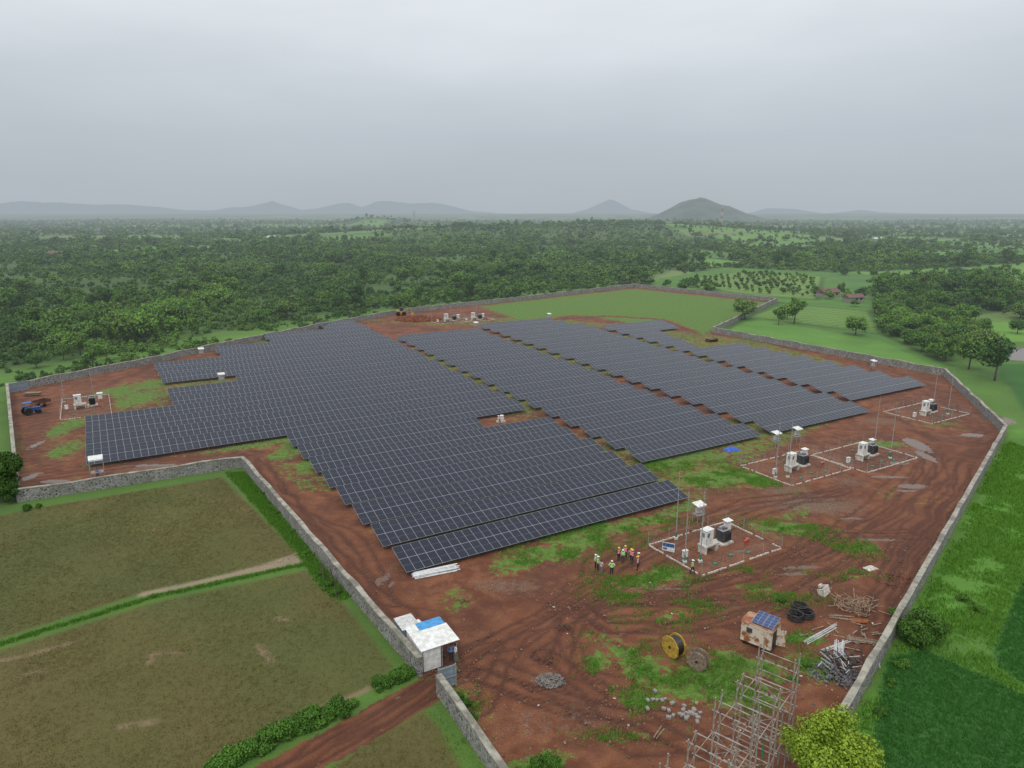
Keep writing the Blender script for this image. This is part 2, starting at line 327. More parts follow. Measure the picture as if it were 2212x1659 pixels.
# ---------------- hills
hm=smat('hill_scrub',(.035,.055,.03),(.07,.095,.05),.012,.9,haze=True)
def hillstrip(name,D,dep,prof,nu,lab,seed,vs_=1.):
    us=np.linspace(prof[0][0],prof[-1][0],nu); pv=np.interp(us,[p[0] for p in prof],[462-(462-p[1])*vs_ for p in prof])
    hx=(us-CX)/F*D; hz_=HC+(462-pv)/F*D
    vs=[];nv=24
    for j in range(nv):
        t=j/(nv-1); env=math.sin(math.pi*min(1,t*1.0))**.8 if 0<t<1 else 0
        yy=D+(t-.5)*dep
        wob=(fbm(hx,np.full(nu,yy),dep*.22,seed)-.5)*.35*hz_*math.sin(math.pi*t)*(1-abs(2*t-1)**.5)
        for i in range(nu): vs.append((hx[i]*(yy/D),yy,max(-5,hz_[i]*env+wob[i])))
    Iq=np.arange(nu*nv).reshape(nv,nu); q=np.stack([Iq[:-1,:-1],Iq[:-1,1:],Iq[1:,1:],Iq[1:,:-1]],-1).reshape(-1,4)
    single(name,npmesh(name,vs,q,[hm],smooth=True),lab,'hill',kind='structure')
hillstrip('hill',3600,600,[(1385,472),(1410,463),(1440,449),(1465,437),(1480,431),(1500,427),(1512,429),(1530,437),(1545,443),(1562,446),(1580,453),(1598,460),(1620,466),(1640,472)],90,'dark rounded rocky hill rising from plain',60)
hillstrip('distant_hills',15000,2400,[(-600,446),(-200,443),(0,441),(60,437),(150,438),(230,443),(300,441),(370,447),(430,455),(480,454),(510,448),(550,446),(585,439),(605,433),(630,443),(665,454),(700,450),(745,438),(765,437),(790,447),(805,442),(820,434),(850,434),(900,438),(940,438),(985,446),(1020,456),(1080,461),(1230,461),(1265,451),(1290,440),(1312,431),(1325,436),(1355,452),(1400,461),(1600,461),(1640,450),(1700,451),(1760,461),(1800,458),(1835,453),(1880,459),(1990,462),(2212,463),(2800,462)],500,'row of hazy blue hills along horizon',70,.93)
# ---------------- materials
def panelmat():
    m,nt=newmat('photovoltaic_glass')
    uv=nd(nt,'ShaderNodeTexCoord').outputs['UV']; s=nd(nt,'ShaderNodeSeparateXYZ',{0:uv})
    def line(x,mul,w):
        f=M(nt,'FRACT',M(nt,'MULTIPLY',x,mul)); return M(nt,'GREATER_THAN',M(nt,'ABSOLUTE',M(nt,'SUBTRACT',f,.5)),.5-w)
    l1=line(s.outputs[0],1,.018); l2=line(s.outputs[1],1,.011); l3=line(s.outputs[1],2,.013)
    fr=M(nt,'MAXIMUM',l1,l2)
    cl=M(nt,'MAXIMUM',line(s.outputs[0],6,.03),line(s.outputs[1],24,.035))
    fl=nd(nt,'ShaderNodeTexWhiteNoise',{'Vector':nd(nt,'ShaderNodeVectorMath',{0:uv},operation='FLOOR').outputs[0]},noise_dimensions='3D').outputs[0]
    base=mixc(nt,fl,(.0085,.0105,.022),(.011,.014,.028))
    base=mixc(nt,M(nt,'MULTIPLY',cl,.22),base,(.06,.065,.08))
    base=mixc(nt,M(nt,'MULTIPLY',l3,.6),base,(.20,.21,.24))
    base=mixc(nt,fr,base,(.31,.32,.35))
    b=nd(nt,'ShaderNodeBsdfPrincipled',{'Base Color':base,'Roughness':M(nt,'ADD',.2,M(nt,'MULTIPLY',fl,.03)),'Specular IOR Level':.23})
    finish(m,nt,b.outputs[0]); return m
PV=panelmat()
steel=smat('galvanised_steel',(.45,.46,.46),(.3,.3,.3),4,.45,.4)
white=smat('white_paint',(.76,.76,.73),(.56,.55,.51),2.,.5)
whitec=smat('white_concrete',(.64,.61,.55),(.38,.34,.28),3.,.8,bump=.3)
dark=smat('dark_grey_paint',(.07,.075,.08),(.04,.042,.045),3,.5)
black=smat('black_plastic',(.012,.012,.013),(.03,.028,.026),5,.5)
red=smat('red_paint',(.5,.05,.03),(.3,.04,.03),4,.5)
bluep=smat('blue_paint',(.03,.12,.35),(.02,.07,.2),4,.5)
blues=smat('blue_sheet',(.06,.32,.62),(.04,.2,.45),3,.5)
yellow=smat('yellow_paint',(.55,.35,.04),(.3,.19,.04),3,.7)
green=smat('green_pipe',(.03,.25,.14),(.02,.15,.08),4,.5)
wood=smat('weathered_wood',(.30,.23,.16),(.15,.105,.075),5,.85,bump=.3)
rust=smat('rusted_white_sheet',(.62,.55,.45),(.30,.105,.035),1.5,.75,lo=.47,hi=.62)
rustd=smat('rusty_iron',(.16,.07,.04),(.07,.035,.025),3,.8)
rock=smat('grey_stone',(.17,.17,.175),(.06,.06,.065),2.5,.9,bump=.5)
conc=smat('concrete',(.32,.30,.27),(.2,.18,.16),4,.9,bump=.3)
greyblue=smat('grey_blue_sheet',(.25,.31,.36),(.17,.21,.25),3,.55)
skin=smat('skin',(.2,.1,.06),(.16,.08,.05),6,.6)
hair=smat('black_hair',(.01,.009,.008),(.02,.018,.015),20,.7)
bark=smat('tree_bark',(.12,.09,.065),(.06,.045,.034),5,.9,haze=True)
LM=[leafmat('leaves_green',(.065,.15,.024),(.115,.22,.036),(.04,.105,.02),True,True),leafmat('leaves_dark',(.045,.11,.02),(.085,.17,.03),(.03,.075,.018),True,True)]
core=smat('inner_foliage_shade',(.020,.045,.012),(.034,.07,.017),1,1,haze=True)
wm,nt=newmat('rubble_stone_wall')
pos=nd(nt,'ShaderNodeNewGeometry').outputs['Position']
vo=nd(nt,'ShaderNodeTexVoronoi',{'Vector':pos,'Scale':2.7}); ve=nd(nt,'ShaderNodeTexVoronoi',{'Vector':pos,'Scale':2.7},feature='DISTANCE_TO_EDGE')
vb=nd(nt,'ShaderNodeSeparateColor',{0:vo.outputs['Color']}).outputs[0]
c=mixc(nt,vb,(.07,.07,.07),(.24,.235,.22))
c=mixc(nt,sstep(nt,ve.outputs[0],.03,.09),(.36,.34,.30),c)
c=mixc(nt,M(nt,'MULTIPLY',sstep(nt,noise(nt,pos,.35,4),.45,.65),.4),c,(.11,.10,.07))
b=nd(nt,'ShaderNodeBsdfPrincipled',{'Base Color':c,'Roughness':.9,'Normal':nd(nt,'ShaderNodeBump',{'Height':ve.outputs[0],'Strength':.8,'Distance':.1}).outputs[0]})
finish(wm,nt,b.outputs[0])
cop=smat('cement_coping',(.36,.335,.275),(.16,.145,.115),.8,.9,bump=.4,haze=True)
# ---------------- walls
def wall(px,label,hgt=1.75,th=.5):
    pts=[g(*p).xy for p in px]; dense=[]
    for a,b in zip(pts[:-1],pts[1:]):
        n=max(1,int((b-a).length/3)); dense+=[a.lerp(b,i/n) for i in range(n)]
    dense.append(pts[-1]); pts=dense; L=[];
    for i,p in enumerate(pts):
        d1=(pts[i]-pts[i-1]).normalized() if i else None; d2=(pts[i+1]-pts[i]).normalized() if i<len(pts)-1 else None
        if d1 is None: d1=d2
        if d2 is None: d2=d1
        n1_=Vector((-d1.y,d1.x)); n2_=Vector((-d2.y,d2.x)); m_=(n1_+n2_).normalized(); m_=m_/max(.4,m_.dot(n1_)); L.append((p,m_))
    res=[]
    for (w0,w1,z0,z1) in ((th,th,-.3,0),(th+.06,th+.06,.003,.12)):
        mb=MB()
        for i,(p,m_) in enumerate(L):
            hh=hgt+.10*math.sin(i*1.7)+.07*math.sin(i*4.1); w1_=w1*(1+.12*math.sin(i*2.9))
            za=-.3 if z0<0 else hh+z0; zb=hh+z1
            mb.v+=[(p.x-m_.x*w0/2,p.y-m_.y*w0/2,za),(p.x+m_.x*w0/2,p.y+m_.y*w0/2,za),(p.x+m_.x*w1_/2,p.y+m_.y*w1_/2,zb),(p.x-m_.x*w1_/2,p.y-m_.y*w1_/2,zb)]
        for i in range(len(L)-1):
            o=4*i
            for a in range(4): mb.f.append((o+a,o+(a+1)%4,o+4+(a+1)%4,o+4+a)); mb.m.append(0)
        mb.f+=[(3,2,1,0),tuple(4*(len(L)-1)+k for k in range(4))]; mb.m+=[0,0]
        res.append(mb)
    thing('boundary_wall',[('stone_face',res[0].mesh('stone_face',wm)),('coping',res[1].mesh('coping',cop))],(0,0,0),label=label,cat='wall')
wall(WALL_A,'long grey rubble stone wall around solar farm')
wall(WALL_B,'short grey stone wall beside the open gate')
# ---------------- solar tables
PW=1.134;SL=4.6;TILT=math.radians(15);FH=.65
_tc={}
def tablemesh(n):
    if n in _tc: return _tc[n]
    Wd=n*PW; c,s=math.cos(TILT),math.sin(TILT)
    vs=[(0,0,FH),(Wd,0,FH),(Wd,SL*c,FH+SL*s),(0,SL*c,FH+SL*s)]; nrm=Vector((0,-s,c))*.04
    vs=vs+[tuple(Vector(v)-nrm) for v in vs]
    me=bpy.data.meshes.new('module_array'); me.from_pydata(vs,[],[(0,1,2,3),(7,6,5,4),(0,4,5,1),(1,5,6,2),(2,6,7,3),(3,7,4,0)])
    me.materials.append(PV); me.materials.append(steel)
    uvl=me.uv_layers.new(name='UVMap'); uvs=[(0,0),(n,0),(n,2),(0,2)]
    for li in range(4): uvl.data[li].uv=uvs[li]
    for li in range(4,24): uvl.data[li].uv=(.5,.3)
    me.polygons.foreach_set('material_index',[0,1,1,1,1,1])
    mb=MB(); k=max(2,round(Wd/3.6))
    for i in range(k):
        xx=.6+(Wd-1.2)*i/(k-1)
        y0,y1=.9*c,3.7*c
        mb.box((xx,y0,(FH+.9*s-.1)/2-.1),(.09,.09,FH+.9*s-.06+.1)); mb.box((xx,y1,(FH+3.7*s-.1)/2-.1),(.09,.09,FH+3.7*s-.06+.1))
        mb.cyl((xx,y1,.5),(xx,2.0*c,FH+2.0*s-.09),.03,n=4)
        R=Matrix.Rotation(TILT,3,'X'); mb.box((xx,SL/2*c,FH+SL/2*s-.1),(.06,SL*.86,.08),R=R)
    for q in (.6,1.75,2.9,4.0): mb.box((Wd/2,q*c,FH+q*s-.066),(Wd-.1,.05,.045),R=Matrix.Rotation(TILT,3,'X'))
    _tc[n]=(me,mb.mesh('mounting_frame',steel)); return _tc[n]
rows=[70.];
for k in range(24): rows.append(rows[-1]+(7.5 if rows[-1]<125 else 8. if rows[-1]<150 else 8.4))
KS=.985
def rowspan(k,r):
    sp=[]
    L1=27.2
    if 8<=k<=11: L1=-4.2
    elif k in(12,13,15,16,17): L1=12.
    elif k in(14,): L1=28
    elif k in(18,19): L1=29.5
    elif k in(20,21): L1=47
    elif k>=22: L1=69
    R1=72+(r-77)*.065
    if k==0: R1=71.3
    if k==6: R1=61.5
    if k<=23: sp.append((L1,R1))
    if 2<=k<=18: sp.append((75+(r-85)*.07,103.8+(r-85)*.085))
    R3=137.3+.135*(r-86)
    if 2<=k<=19: sp.append((106.6+(r-85)*.09,R3 if k<18 else 150))
    if 3<=k<=16:
        R4={11:158,12:161,13:164,14:167,15:181,16:184}.get(k,170+(k-3)*.25); sp.append((R3+3.,R4))
    return sp
for k,r in enumerate(rows):
    if k>23: break
    zr=random.uniform(-.03,.03)
    for (a,b) in rowspan(k,r):
        Mn=int((b-a)/1.137); n=max(1,math.ceil(Mn/13)); base=Mn//n; ex=Mn-base*n; s0=a
        for i in range(n):
            q=base+(1 if i<ex else 0); t=tablemesh(q)
            p=(E1*s0+E2*r)*KS; p.z=zr+random.uniform(-.012,.012)
            thing('solar_panel_table',[('module_array',t[0]),('mounting_frame',t[1])],p,ANG,label='dark blue solar panel table on steel frame over red soil',cat='solar panel',group='tilted solar panel tables in long rows')
            s0+=(q*PW+.05)/KS
# ---------------- trees
def leaves(cent,rad,N,size,upb=.25,flat=.85,spread=(.8,.32)):
    nl=len(cent); pr=rad**2; pr=pr/pr.sum(); li=rng.choice(nl,N,p=pr)
    d=rng.normal(size=(N,3)); d[:,2]+=upb; d/=np.linalg.norm(d,axis=1)[:,None]
    p=cent[li]+d*(rad[li]*(spread[0]+spread[1]*rng.random(N)))[:,None]*np.array([1,1,flat])
    nn=d+rng.normal(size=(N,3))*.55; nn/=np.linalg.norm(nn,axis=1)[:,None]
    a=np.cross(nn,rng.normal(size=(N,3))); a/=np.linalg.norm(a,axis=1)[:,None]; b=np.cross(nn,a)
    s=(size*(.55+.8*rng.random(N)))[:,None]
    q=np.stack([p-a*s*.9,p-b*s*.55+a*s*.1,p+a*s,p+b*s*.6-nn*s*.2],1)
    return q.reshape(-1,3)
def icos():
    t=(1+5**.5)/2; v=np.array([(-1,t,0),(1,t,0),(-1,-t,0),(1,-t,0),(0,-1,t),(0,1,t),(0,-1,-t),(0,1,-t),(t,0,-1),(t,0,1),(-t,0,-1),(-t,0,1)])/math.hypot(1,t)
    f=[(0,11,5),(0,5,1),(0,1,7),(0,7,10),(0,10,11),(1,5,9),(5,11,4),(11,10,2),(10,7,6),(7,1,8),(3,9,4),(3,4,2),(3,2,6),(3,6,8),(3,8,9),(4,9,5),(2,4,11),(6,2,10),(8,6,7),(9,8,1)]
    return v,np.array(f)
IV,IF=icos()
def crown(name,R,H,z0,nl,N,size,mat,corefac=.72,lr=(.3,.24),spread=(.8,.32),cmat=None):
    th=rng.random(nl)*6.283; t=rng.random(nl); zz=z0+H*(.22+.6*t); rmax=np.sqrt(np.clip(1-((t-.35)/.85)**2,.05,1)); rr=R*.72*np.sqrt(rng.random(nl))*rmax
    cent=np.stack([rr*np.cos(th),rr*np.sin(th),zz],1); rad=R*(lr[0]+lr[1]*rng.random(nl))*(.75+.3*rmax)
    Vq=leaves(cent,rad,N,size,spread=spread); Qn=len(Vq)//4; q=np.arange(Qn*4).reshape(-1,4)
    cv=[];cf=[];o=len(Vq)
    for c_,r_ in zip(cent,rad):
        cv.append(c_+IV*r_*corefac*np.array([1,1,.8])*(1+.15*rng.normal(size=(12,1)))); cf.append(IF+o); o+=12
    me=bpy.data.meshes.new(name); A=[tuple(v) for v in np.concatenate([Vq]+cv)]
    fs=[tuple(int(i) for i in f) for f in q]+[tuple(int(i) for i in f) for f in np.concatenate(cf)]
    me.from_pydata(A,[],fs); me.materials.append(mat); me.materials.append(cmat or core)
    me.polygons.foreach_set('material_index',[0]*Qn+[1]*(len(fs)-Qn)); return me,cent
def trunk(name,h,r,cent,k=5):
    mb=MB(); mb.cyl((0,0,-.3),(h*.02,0,h*.55),r,r*.65,7); mb.cyl((h*.02,0,h*.55),(0,h*.02,h),r*.65,r*.3,6)
    for c in cent[:k]: mb.cyl((h*.02,0,h*(.5+.3*random.random())),tuple(c),r*.4,r*.12,5)
    return mb.mesh(name,bark,True)
TV=[]
for i in range(8):
    R=[2.9,2.5,3.3,2.3,3.1,2.6,3.5,2.2][i];H=[4.4,5.0,4.0,5.2,3.6,4.4,4.4,5.8][i]
    cm,ce=crown('crown',R,H,1.3,17,1500,.27,LM[i%2],.66,(.24,.24),(.7,.5)); TV.append((cm,trunk('trunk',4.2,.17,ce)))
SV=[]
for i in range(9):
    R=[3.0,2.6,3.4,2.0,2.9,3.2,1.7,3.6,2.3][i];H=[4.4,5.0,4.2,5.6,3.8,5,6.2,4.6,3.4][i]
    cm,ce=crown('woodland_crown',R,H,.4,9,260,.52,LM[i%2],.8,(.24,.28),(.7,.5)); SV.append(bpy.data.objects.new('woodland_tree_source',cm))
cand=[]
for (d0,d1,spc,sc) in ((95,320,4.6,.95),(320,560,4.9,.95),(560,1000,7.,1.15),(1000,1900,12.5,1.35),(1900,4200,25,1.8)):
    gx,gy=np.meshgrid(np.arange(-.86*d1-40,.86*d1+40,spc),np.arange(d0,d1,spc)); gx=gx.ravel();gy=gy.ravel()
    m=np.abs(gx)<.8*gy+30; gx=gx[m];gy=gy[m]
    gx=gx+(rng.random(len(gx))-.5)*spc*.9; gy=gy+(rng.random(len(gx))-.5)*spc*.9
    s_=sdf(gx,gy,SITE); h,h2,e,thr=cells(gx,gy)
    fo=sdf(gx,gy,FOREST); den=np.where(h<thr,.88,.05); den=np.where((e<spc*.7)&(h>=thr),.62*(fbm(gx,gy,60,81)>.42),den)
    den=np.where(gy<300,np.where(gx>0,.03,.2*sm(fbm(gx,gy,25,33),.45,.62)),den)
    den=np.where(fo>0,.95*sm(fo+(fbm(gx,gy,22,30)-.5)*80,-6,30)*(.15+.85*sm(fbm(gx,gy,55,35),.32,.43)),den)
    den=np.where(sdf(gx,gy,CLEAR)>-2,0,den)
    den=np.where((s_>-5)|(sdf(gx,gy,POND)>-3),0,den); den=np.where((s_>-16)&(fo<30),den*.3,den)
    den=np.where((gy<175)&(gx>-100),0,den)
    keep=rng.random(len(gx))<den; gx=gx[keep];gy=gy[keep]
    rr_=rng.random(len(gx)); scv=sc*(.42+.8*rr_**1.6+.35*(rr_>.94))*np.where(fbm(gx,gy,50,77)>.5,1.18,.78)
    cand.append(np.stack([gx,gy,scv],1))
gx=rng.uniform(-330,60,22000);gy=rng.uniform(150,430,22000); s_=sdf(gx,gy,SITE)
kk=(s_<-4)&(s_>-75)&(fbm(gx,gy,16,44)+.12*sm(-s_,8,30)>.56)&(np.abs(gx)<.8*gy+30)&(sdf(gx,gy,CLEAR)<-2)
gx=gx[kk][:4200];gy=gy[kk][:4200]; cand.append(np.stack([gx,gy,.12+.42*rng.random(len(gx))**2],1))
BAND=W([(1885,645),(1990,648),(2125,745),(2120,800),(2060,792),(1960,745),(1900,715)])
bx=rng.uniform(BAND[:,0].min(),BAND[:,0].max(),900);by=rng.uniform(BAND[:,1].min(),BAND[:,1].max(),900); kk=(sdf(bx,by,BAND)>0)&(fbm(bx,by,22,46)>.38)
cand.append(np.stack([bx[kk],by[kk],.35+.85*rng.random(kk.sum())],1))
for (u0,v0,u1,v1,n_) in ((1760,570,2212,560,60),(1900,612,2212,600,60),(2000,690,2110,720,10),(1385,612,1540,628,14),(2120,650,2220,690,18)):
    tt=rng.random(n_); q=[[*g(u0+(u1-u0)*a_,v0+(v1-v0)*a_).xy] for a_ in tt]; q=np.array(q)+rng.normal(size=(n_,2))*5
    cand.append(np.stack([q[:,0],q[:,1],.6+.9*rng.random(n_)],1))
manual=[(1608,690,1.5),(1600,672,1.1),(1715,700,1.7),(1682,702,1.1),(1700,690,1.1),(1848,724,1.25),(2092,798,1.5),(2148,822,1.8),(2045,742,1.3),(1905,672,1.5),(1960,652,1.7),(2060,640,1.8),(2150,640,1.6),(730,668,1.2),(620,690,1.3),(560,700,1.1),(350,712,1.3),(80,745,1.4),(190,735,1.2),(700,655,1.2),(2120,770,1.4),(1535,625,1.3),(1790,646,1.0),(1830,650,1.1),(1770,640,1.2),(1815,636,1.2),(1862,646,1.2),(1845,662,.7)]
cand.append(np.array([[*g(u,v).xy,s] for u,v,s in manual]))
T=np.concatenate(cand); tz=zg(T[:,0],T[:,1])
u_,v_,dp=proj(T[:,0],T[:,1],tz+3); vis=(u_>-30)&(u_<2240)&(v_<1700)
score=np.where(vis,T[:,2]/dp,0); order=np.argsort(-score); near=order[:285]; rest=order[285:]; rest=rest[(u_[rest]>-150)&(u_[rest]<2360)]
print('TREES',len(T),len(rest))
for i in near:
    v=TV[rng.integers(8)]
    thing('broadleaf_tree',[('trunk',v[1]),('crown',v[0])],(T[i,0],T[i,1],tz[i]-.1),random.random()*6.28,float(T[i,2]),label='green broadleaf tree standing in scrub beyond stone wall',cat='tree',group='scattered trees outside the wall')
pts=np.stack([T[rest,0],T[rest,1],tz[rest]-.2],1)
wme=bpy.data.meshes.new('woodland'); wme.vertices.add(len(pts)); wme.vertices.foreach_set('co',pts.astype(np.float32).ravel())
for nme,arr in (('scl',T[rest,2]),('rot',rng.random(len(rest))*6.28)):
    a=wme.attributes.new(nme,'FLOAT','POINT'); a.data.foreach_set('value',arr.astype(np.float32))
a=wme.attributes.new('idx','INT','POINT'); a.data.foreach_set('value',rng.integers(0,9,len(rest)).astype(np.int32))
wo=single('woodland',wme,'dense green woodland stretching across the plain','woodland',kind='stuff')
ng=bpy.data.node_groups.new('woodland_scatter','GeometryNodeTree')
ng.interface.new_socket('Geometry',in_out='INPUT',socket_type='NodeSocketGeometry'); ng.interface.new_socket('Geometry',in_out='OUTPUT',socket_type='NodeSocketGeometry')
gi=ng.nodes.new('NodeGroupInput');go=ng.nodes.new('NodeGroupOutput'); jn=ng.nodes.new('GeometryNodeJoinGeometry')
for s in SV:
    oi=ng.nodes.new('GeometryNodeObjectInfo'); oi.inputs['Object'].default_value=s; oi.inputs['As Instance'].default_value=True; ng.links.new(oi.outputs['Geometry'],jn.inputs[0])
ip=ng.nodes.new('GeometryNodeInstanceOnPoints'); ip.inputs['Pick Instance'].default_value=True
def na(n,t):
    q=ng.nodes.new('GeometryNodeInputNamedAttribute'); q.data_type=t; q.inputs[0].default_value=n; return [o for o in q.outputs if o.enabled][0]
cx=ng.nodes.new('ShaderNodeCombineXYZ'); ng.links.new(na('rot','FLOAT'),cx.inputs[2]); ng.links.new(cx.outputs[0],ip.inputs['Rotation'])
ng.links.new(na('scl','FLOAT'),ip.inputs['Scale']); ng.links.new(na('idx','INT'),ip.inputs['Instance Index'])
ng.links.new(gi.outputs[0],ip.inputs['Points']); ng.links.new(jn.outputs[0],ip.inputs['Instance']); ng.links.new(ip.outputs[0],go.inputs[0])
wo.modifiers.new('scatter','NODES').node_group=ng
# orchard
ov=crown('crown',1.6,2.3,.4,6,260,.3,LM[1]); ot=trunk('trunk',1.6,.1,ov[1],2)
ox=ORCH[:,0];oy=ORCH[:,1]
for a in np.arange(-500,500,9.):
    for b in np.arange(-100,700,6.4):
        px_,py_=a*.94-b*.34,a*.34+b*.94
        if ox.min()<px_<ox.max() and oy.min()<py_<oy.max() and sdf(np.array([px_]),np.array([py_]),ORCH)[0]>2 and random.random()<.9:
            thing('orchard_tree',[('trunk',ot),('crown',ov[0])],(px_+random.uniform(-.7,.7),py_+random.uniform(-.7,.7),0),random.random()*6,random.uniform(.6,1.2),label='small round dark green orchard tree on grass',cat='tree',group='orchard trees planted in rows')
# hero trees
ylm=leafmat('leaves_yellow_green',(.17,.27,.025),(.31,.40,.045),(.15,.25,.022),False)
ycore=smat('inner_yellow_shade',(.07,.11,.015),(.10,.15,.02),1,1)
cm,ce=crown('crown',3.7,4.6,1.5,46,19000,.12,ylm,.34,(.13,.16),(.45,.85),ycore)
thing('yellow_green_tree',[('trunk',trunk('trunk',4.2,.16,ce,24)),('crown',cm)],(*g(1790,1612,4.0).xy,0),label='bushy yellow green tree beside stone wall end',cat='tree')
dlm=leafmat('leaves_bush_green',(.06,.14,.022),(.10,.20,.035),None,False)
cm,ce=crown('crown',2.3,2.8,.2,18,7000,.13,dlm,.5,(.2,.2),(.6,.6))
thing('round_green_tree',[('trunk',trunk('trunk',2,.12,ce,4)),('crown',cm)],g(1985,1385),label='small dense green tree against outer wall face',cat='tree')
cm2,ce=crown('crown',3.2,5,1,18,7000,.2,dlm,.6,(.22,.2),(.65,.5))
for u,v,s in ((15,1065,1.0),(-25,1085,1.1),(-5,1040,.8),(30,1085,.5)): thing('leafy_tree',[('trunk',trunk('trunk',3.4,.18,ce,5)),('crown',cm2)],g(u,v),u,s,label='dark green leafy tree outside the wall corner',cat='tree')
shl=leafmat('leaves_shrub',(.07,.17,.025),(.12,.25,.035),None,False)
SHV=[crown('shrub',1.1,1.1,-.2,12,2400,.09,shl,.55,(.2,.25),(.6,.6))[0] for _ in range(3)]
for u,v,s in [(478,1665,1.1),(492,1655,1.1),(508,1645,.8),(520,1640,1.2),(535,1628,.9),(548,1622,1.15),(562,1612,.8),(575,1610,1.25),(590,1598,.9),(603,1594,1.2),(617,1588,.9),(630,1582,1.1),(642,1576,.9),(655,1572,1.2),(667,1564,.8),(680,1560,1.2),(705,1550,1.),(720,1540,.9),(735,1538,1.2),(755,1530,.8),(825,1482,.9),(838,1476,.8),(850,1472,1.),(865,1466,.9),(878,1462,.9),(690,1245,.7),(708,1270,.8),(725,1285,.7),(660,1200,.6),(985,1510,.7),(1000,1530,.8),(1012,1555,.7),(1190,1652,.9),(1740,1440,.6),(1950,1440,.7),(2110,1320,.9),(1935,1330,.7),(600,1110,.5),(570,1070,.5),(630,1150,.5),(1925,1480,.6),(1905,1545,.6),(640,965,.5),(2085,1300,.8),(1160,1660,.8),(1715,1470,.5),(1690,1300,.5),(60,1100,.8),(85,1095,.6)]:
    single('shrub',random.choice(SHV),'leafy bright green shrub growing along the verge','shrub',g(u,v),random.random()*6,s*random.uniform(.85,1.1),group='shrubs along verges')
dtm=MB().cyl((0,0,-.2),(.1,0,1.6),.13,.09,7).cyl((.1,0,1.6),(-.3,.1,2.8),.07,.02,5).cyl((.1,0,1.5),(.6,-.1,2.6),.06,.02,5).cyl((.07,0,1.1),(.5,.3,1.9),.05,.015,5)
dtm=dtm.mesh('dead_tree_stump',bark)
for u,v in ((700,1255),(718,1268),(727,1290)): single('dead_tree_stump',dtm,'bare brown dead tree trunk beside wall','tree',g(u,v),u,.9,group='dead stumps beside wall')
# ---------------- grass tufts, stones (stuff)
def tufts(name,n,box,accept,hgt,mat,lab,spread=.12,blades=5):
    pxy=[];tot=0
    while tot<n:
        q=np.stack([rng.uniform(box[0],box[1],n*2),rng.uniform(box[2],box[3],n*2)],1); q=q[accept(q[:,0],q[:,1])>rng.random(len(q))]; pxy.append(q);tot+=len(q)
        if len(pxy)>25: break
    q=np.concatenate(pxy)[:n]; n=len(q); q=np.repeat(q,blades,0); m=len(q)
    b=np.stack([q[:,0]+rng.normal(size=m)*spread,q[:,1]+rng.normal(size=m)*spread,np.full(m,-.02)],1)
    a=rng.random(m)*6.283; w=hgt*.16; hh=hgt*(.5+rng.random(m)); lean=rng.normal(size=(m,2))*hgt*.35
    dx=np.stack([np.cos(a)*w,np.sin(a)*w,0*a],1); tip=b+np.stack([lean[:,0],lean[:,1],hh],1)
    V_=np.stack([b-dx,b+dx,tip],1).reshape(-1,3)
    single(name,npmesh(name,V_,np.arange(m*3).reshape(-1,3),[mat]),lab,'grass',kind='stuff')
def gacc(x,y):
    r=np.zeros(x.shape)
    for u,v,ra,rb in GB:
        c=g(u,v); r=np.maximum(r,np.exp(-(((x-c.x)/ra)**2+((y-c.y)/rb)**2)*.8))
    for (u,v,w,d) in PADS[:3]:
        a,b=inrot(x,y,g(u,v)); r[(a>-.3)&(a<w+.3)&(b>-.3)&(b<d+.3)]=0
    return r*sm(fbm(x,y,2.2,9),.42,.62)
gl=leafmat('grass_blades',(.09,.22,.028),(.17,.36,.045),(.08,.19,.025),False)
tufts('grass',14000,(-25,45,42,112),gacc,.2,gl,'low green weeds and grass on red soil')
def racc(x,y): return sm(sdf(x,y,RIGHTG),0,1)*(1-sm(np.maximum(sdf(x,y,P1),sdf(x,y,P2)),-.3,.3))*sm(fbm(x,y,4,3),.25,.6)
tufts('meadow_grass',15000,(18,90,40,130),racc,.34,gl,'long green grass outside the wall',.2)
pl_=leafmat('paddy_blades',(.045,.16,.025),(.06,.21,.035),(.04,.14,.024),False)
tufts('paddy_crop',22000,(18,75,38,75),lambda x,y: sm(np.maximum(sdf(x,y,P1),sdf(x,y,P2)),0,.5),.2,pl_,'dark green paddy seedlings in field',.1)
fl_=leafmat('stubble_blades',(.14,.135,.034),(.11,.17,.032),(.145,.11,.04),False)
tufts('field_crop',46000,(-75,0,42,112),lambda x,y: sm(np.maximum(np.maximum(sdf(x,y,FIELD_A),sdf(x,y,FIELD_B)),sdf(x,y,FIELD_C)),0,.6)*(.45+.55*sm(fbm(x,y,6,12),.35,.6)),.13,fl_,'sparse young crop on brown field',.1,4)
VG=W([(485,1020),(530,1020),(700,1225),(760,1290),(740,1300),(690,1270),(640,1195)])
tufts('verge_grass',7000,(-50,0,50,130),lambda x,y: np.maximum(sm(sdf(x,y,VG),-.2,.5),1-sm(pld(x,y,W([(-100,1430),(0,1392),(330,1290),(655,1220)])),.05,.5)),.26,gl,'green grass verge and field bund',.12)
n=8500; sx=rng.uniform(-15,48,n*3);sy=rng.uniform(44,100,n*3)
pr=(sdf(sx,sy,SITE)>.5)*(.1+.9*sm(fbm(sx,sy,5,60),.45,.7)); kk=rng.random(n*3)<pr; sx=sx[kk][:n];sy=sy[kk][:n];n=len(sx)
ss=.03+.09*rng.random(n)**3; SVv=(np.stack([sx,sy,0*sx],1)[:,None,:]+IV[None]*ss[:,None,None]*(1+.3*rng.normal(size=(n,12,1)))).reshape(-1,3); SF=(IF[None]+12*np.arange(n)[:,None,None]).reshape(-1,3)
single('gravel',npmesh('gravel',SVv,SF,[smat('laterite_stones',(.27,.15,.095),(.13,.055,.035),.7,.95)]),'loose stones scattered over red soil','gravel',kind='stuff')
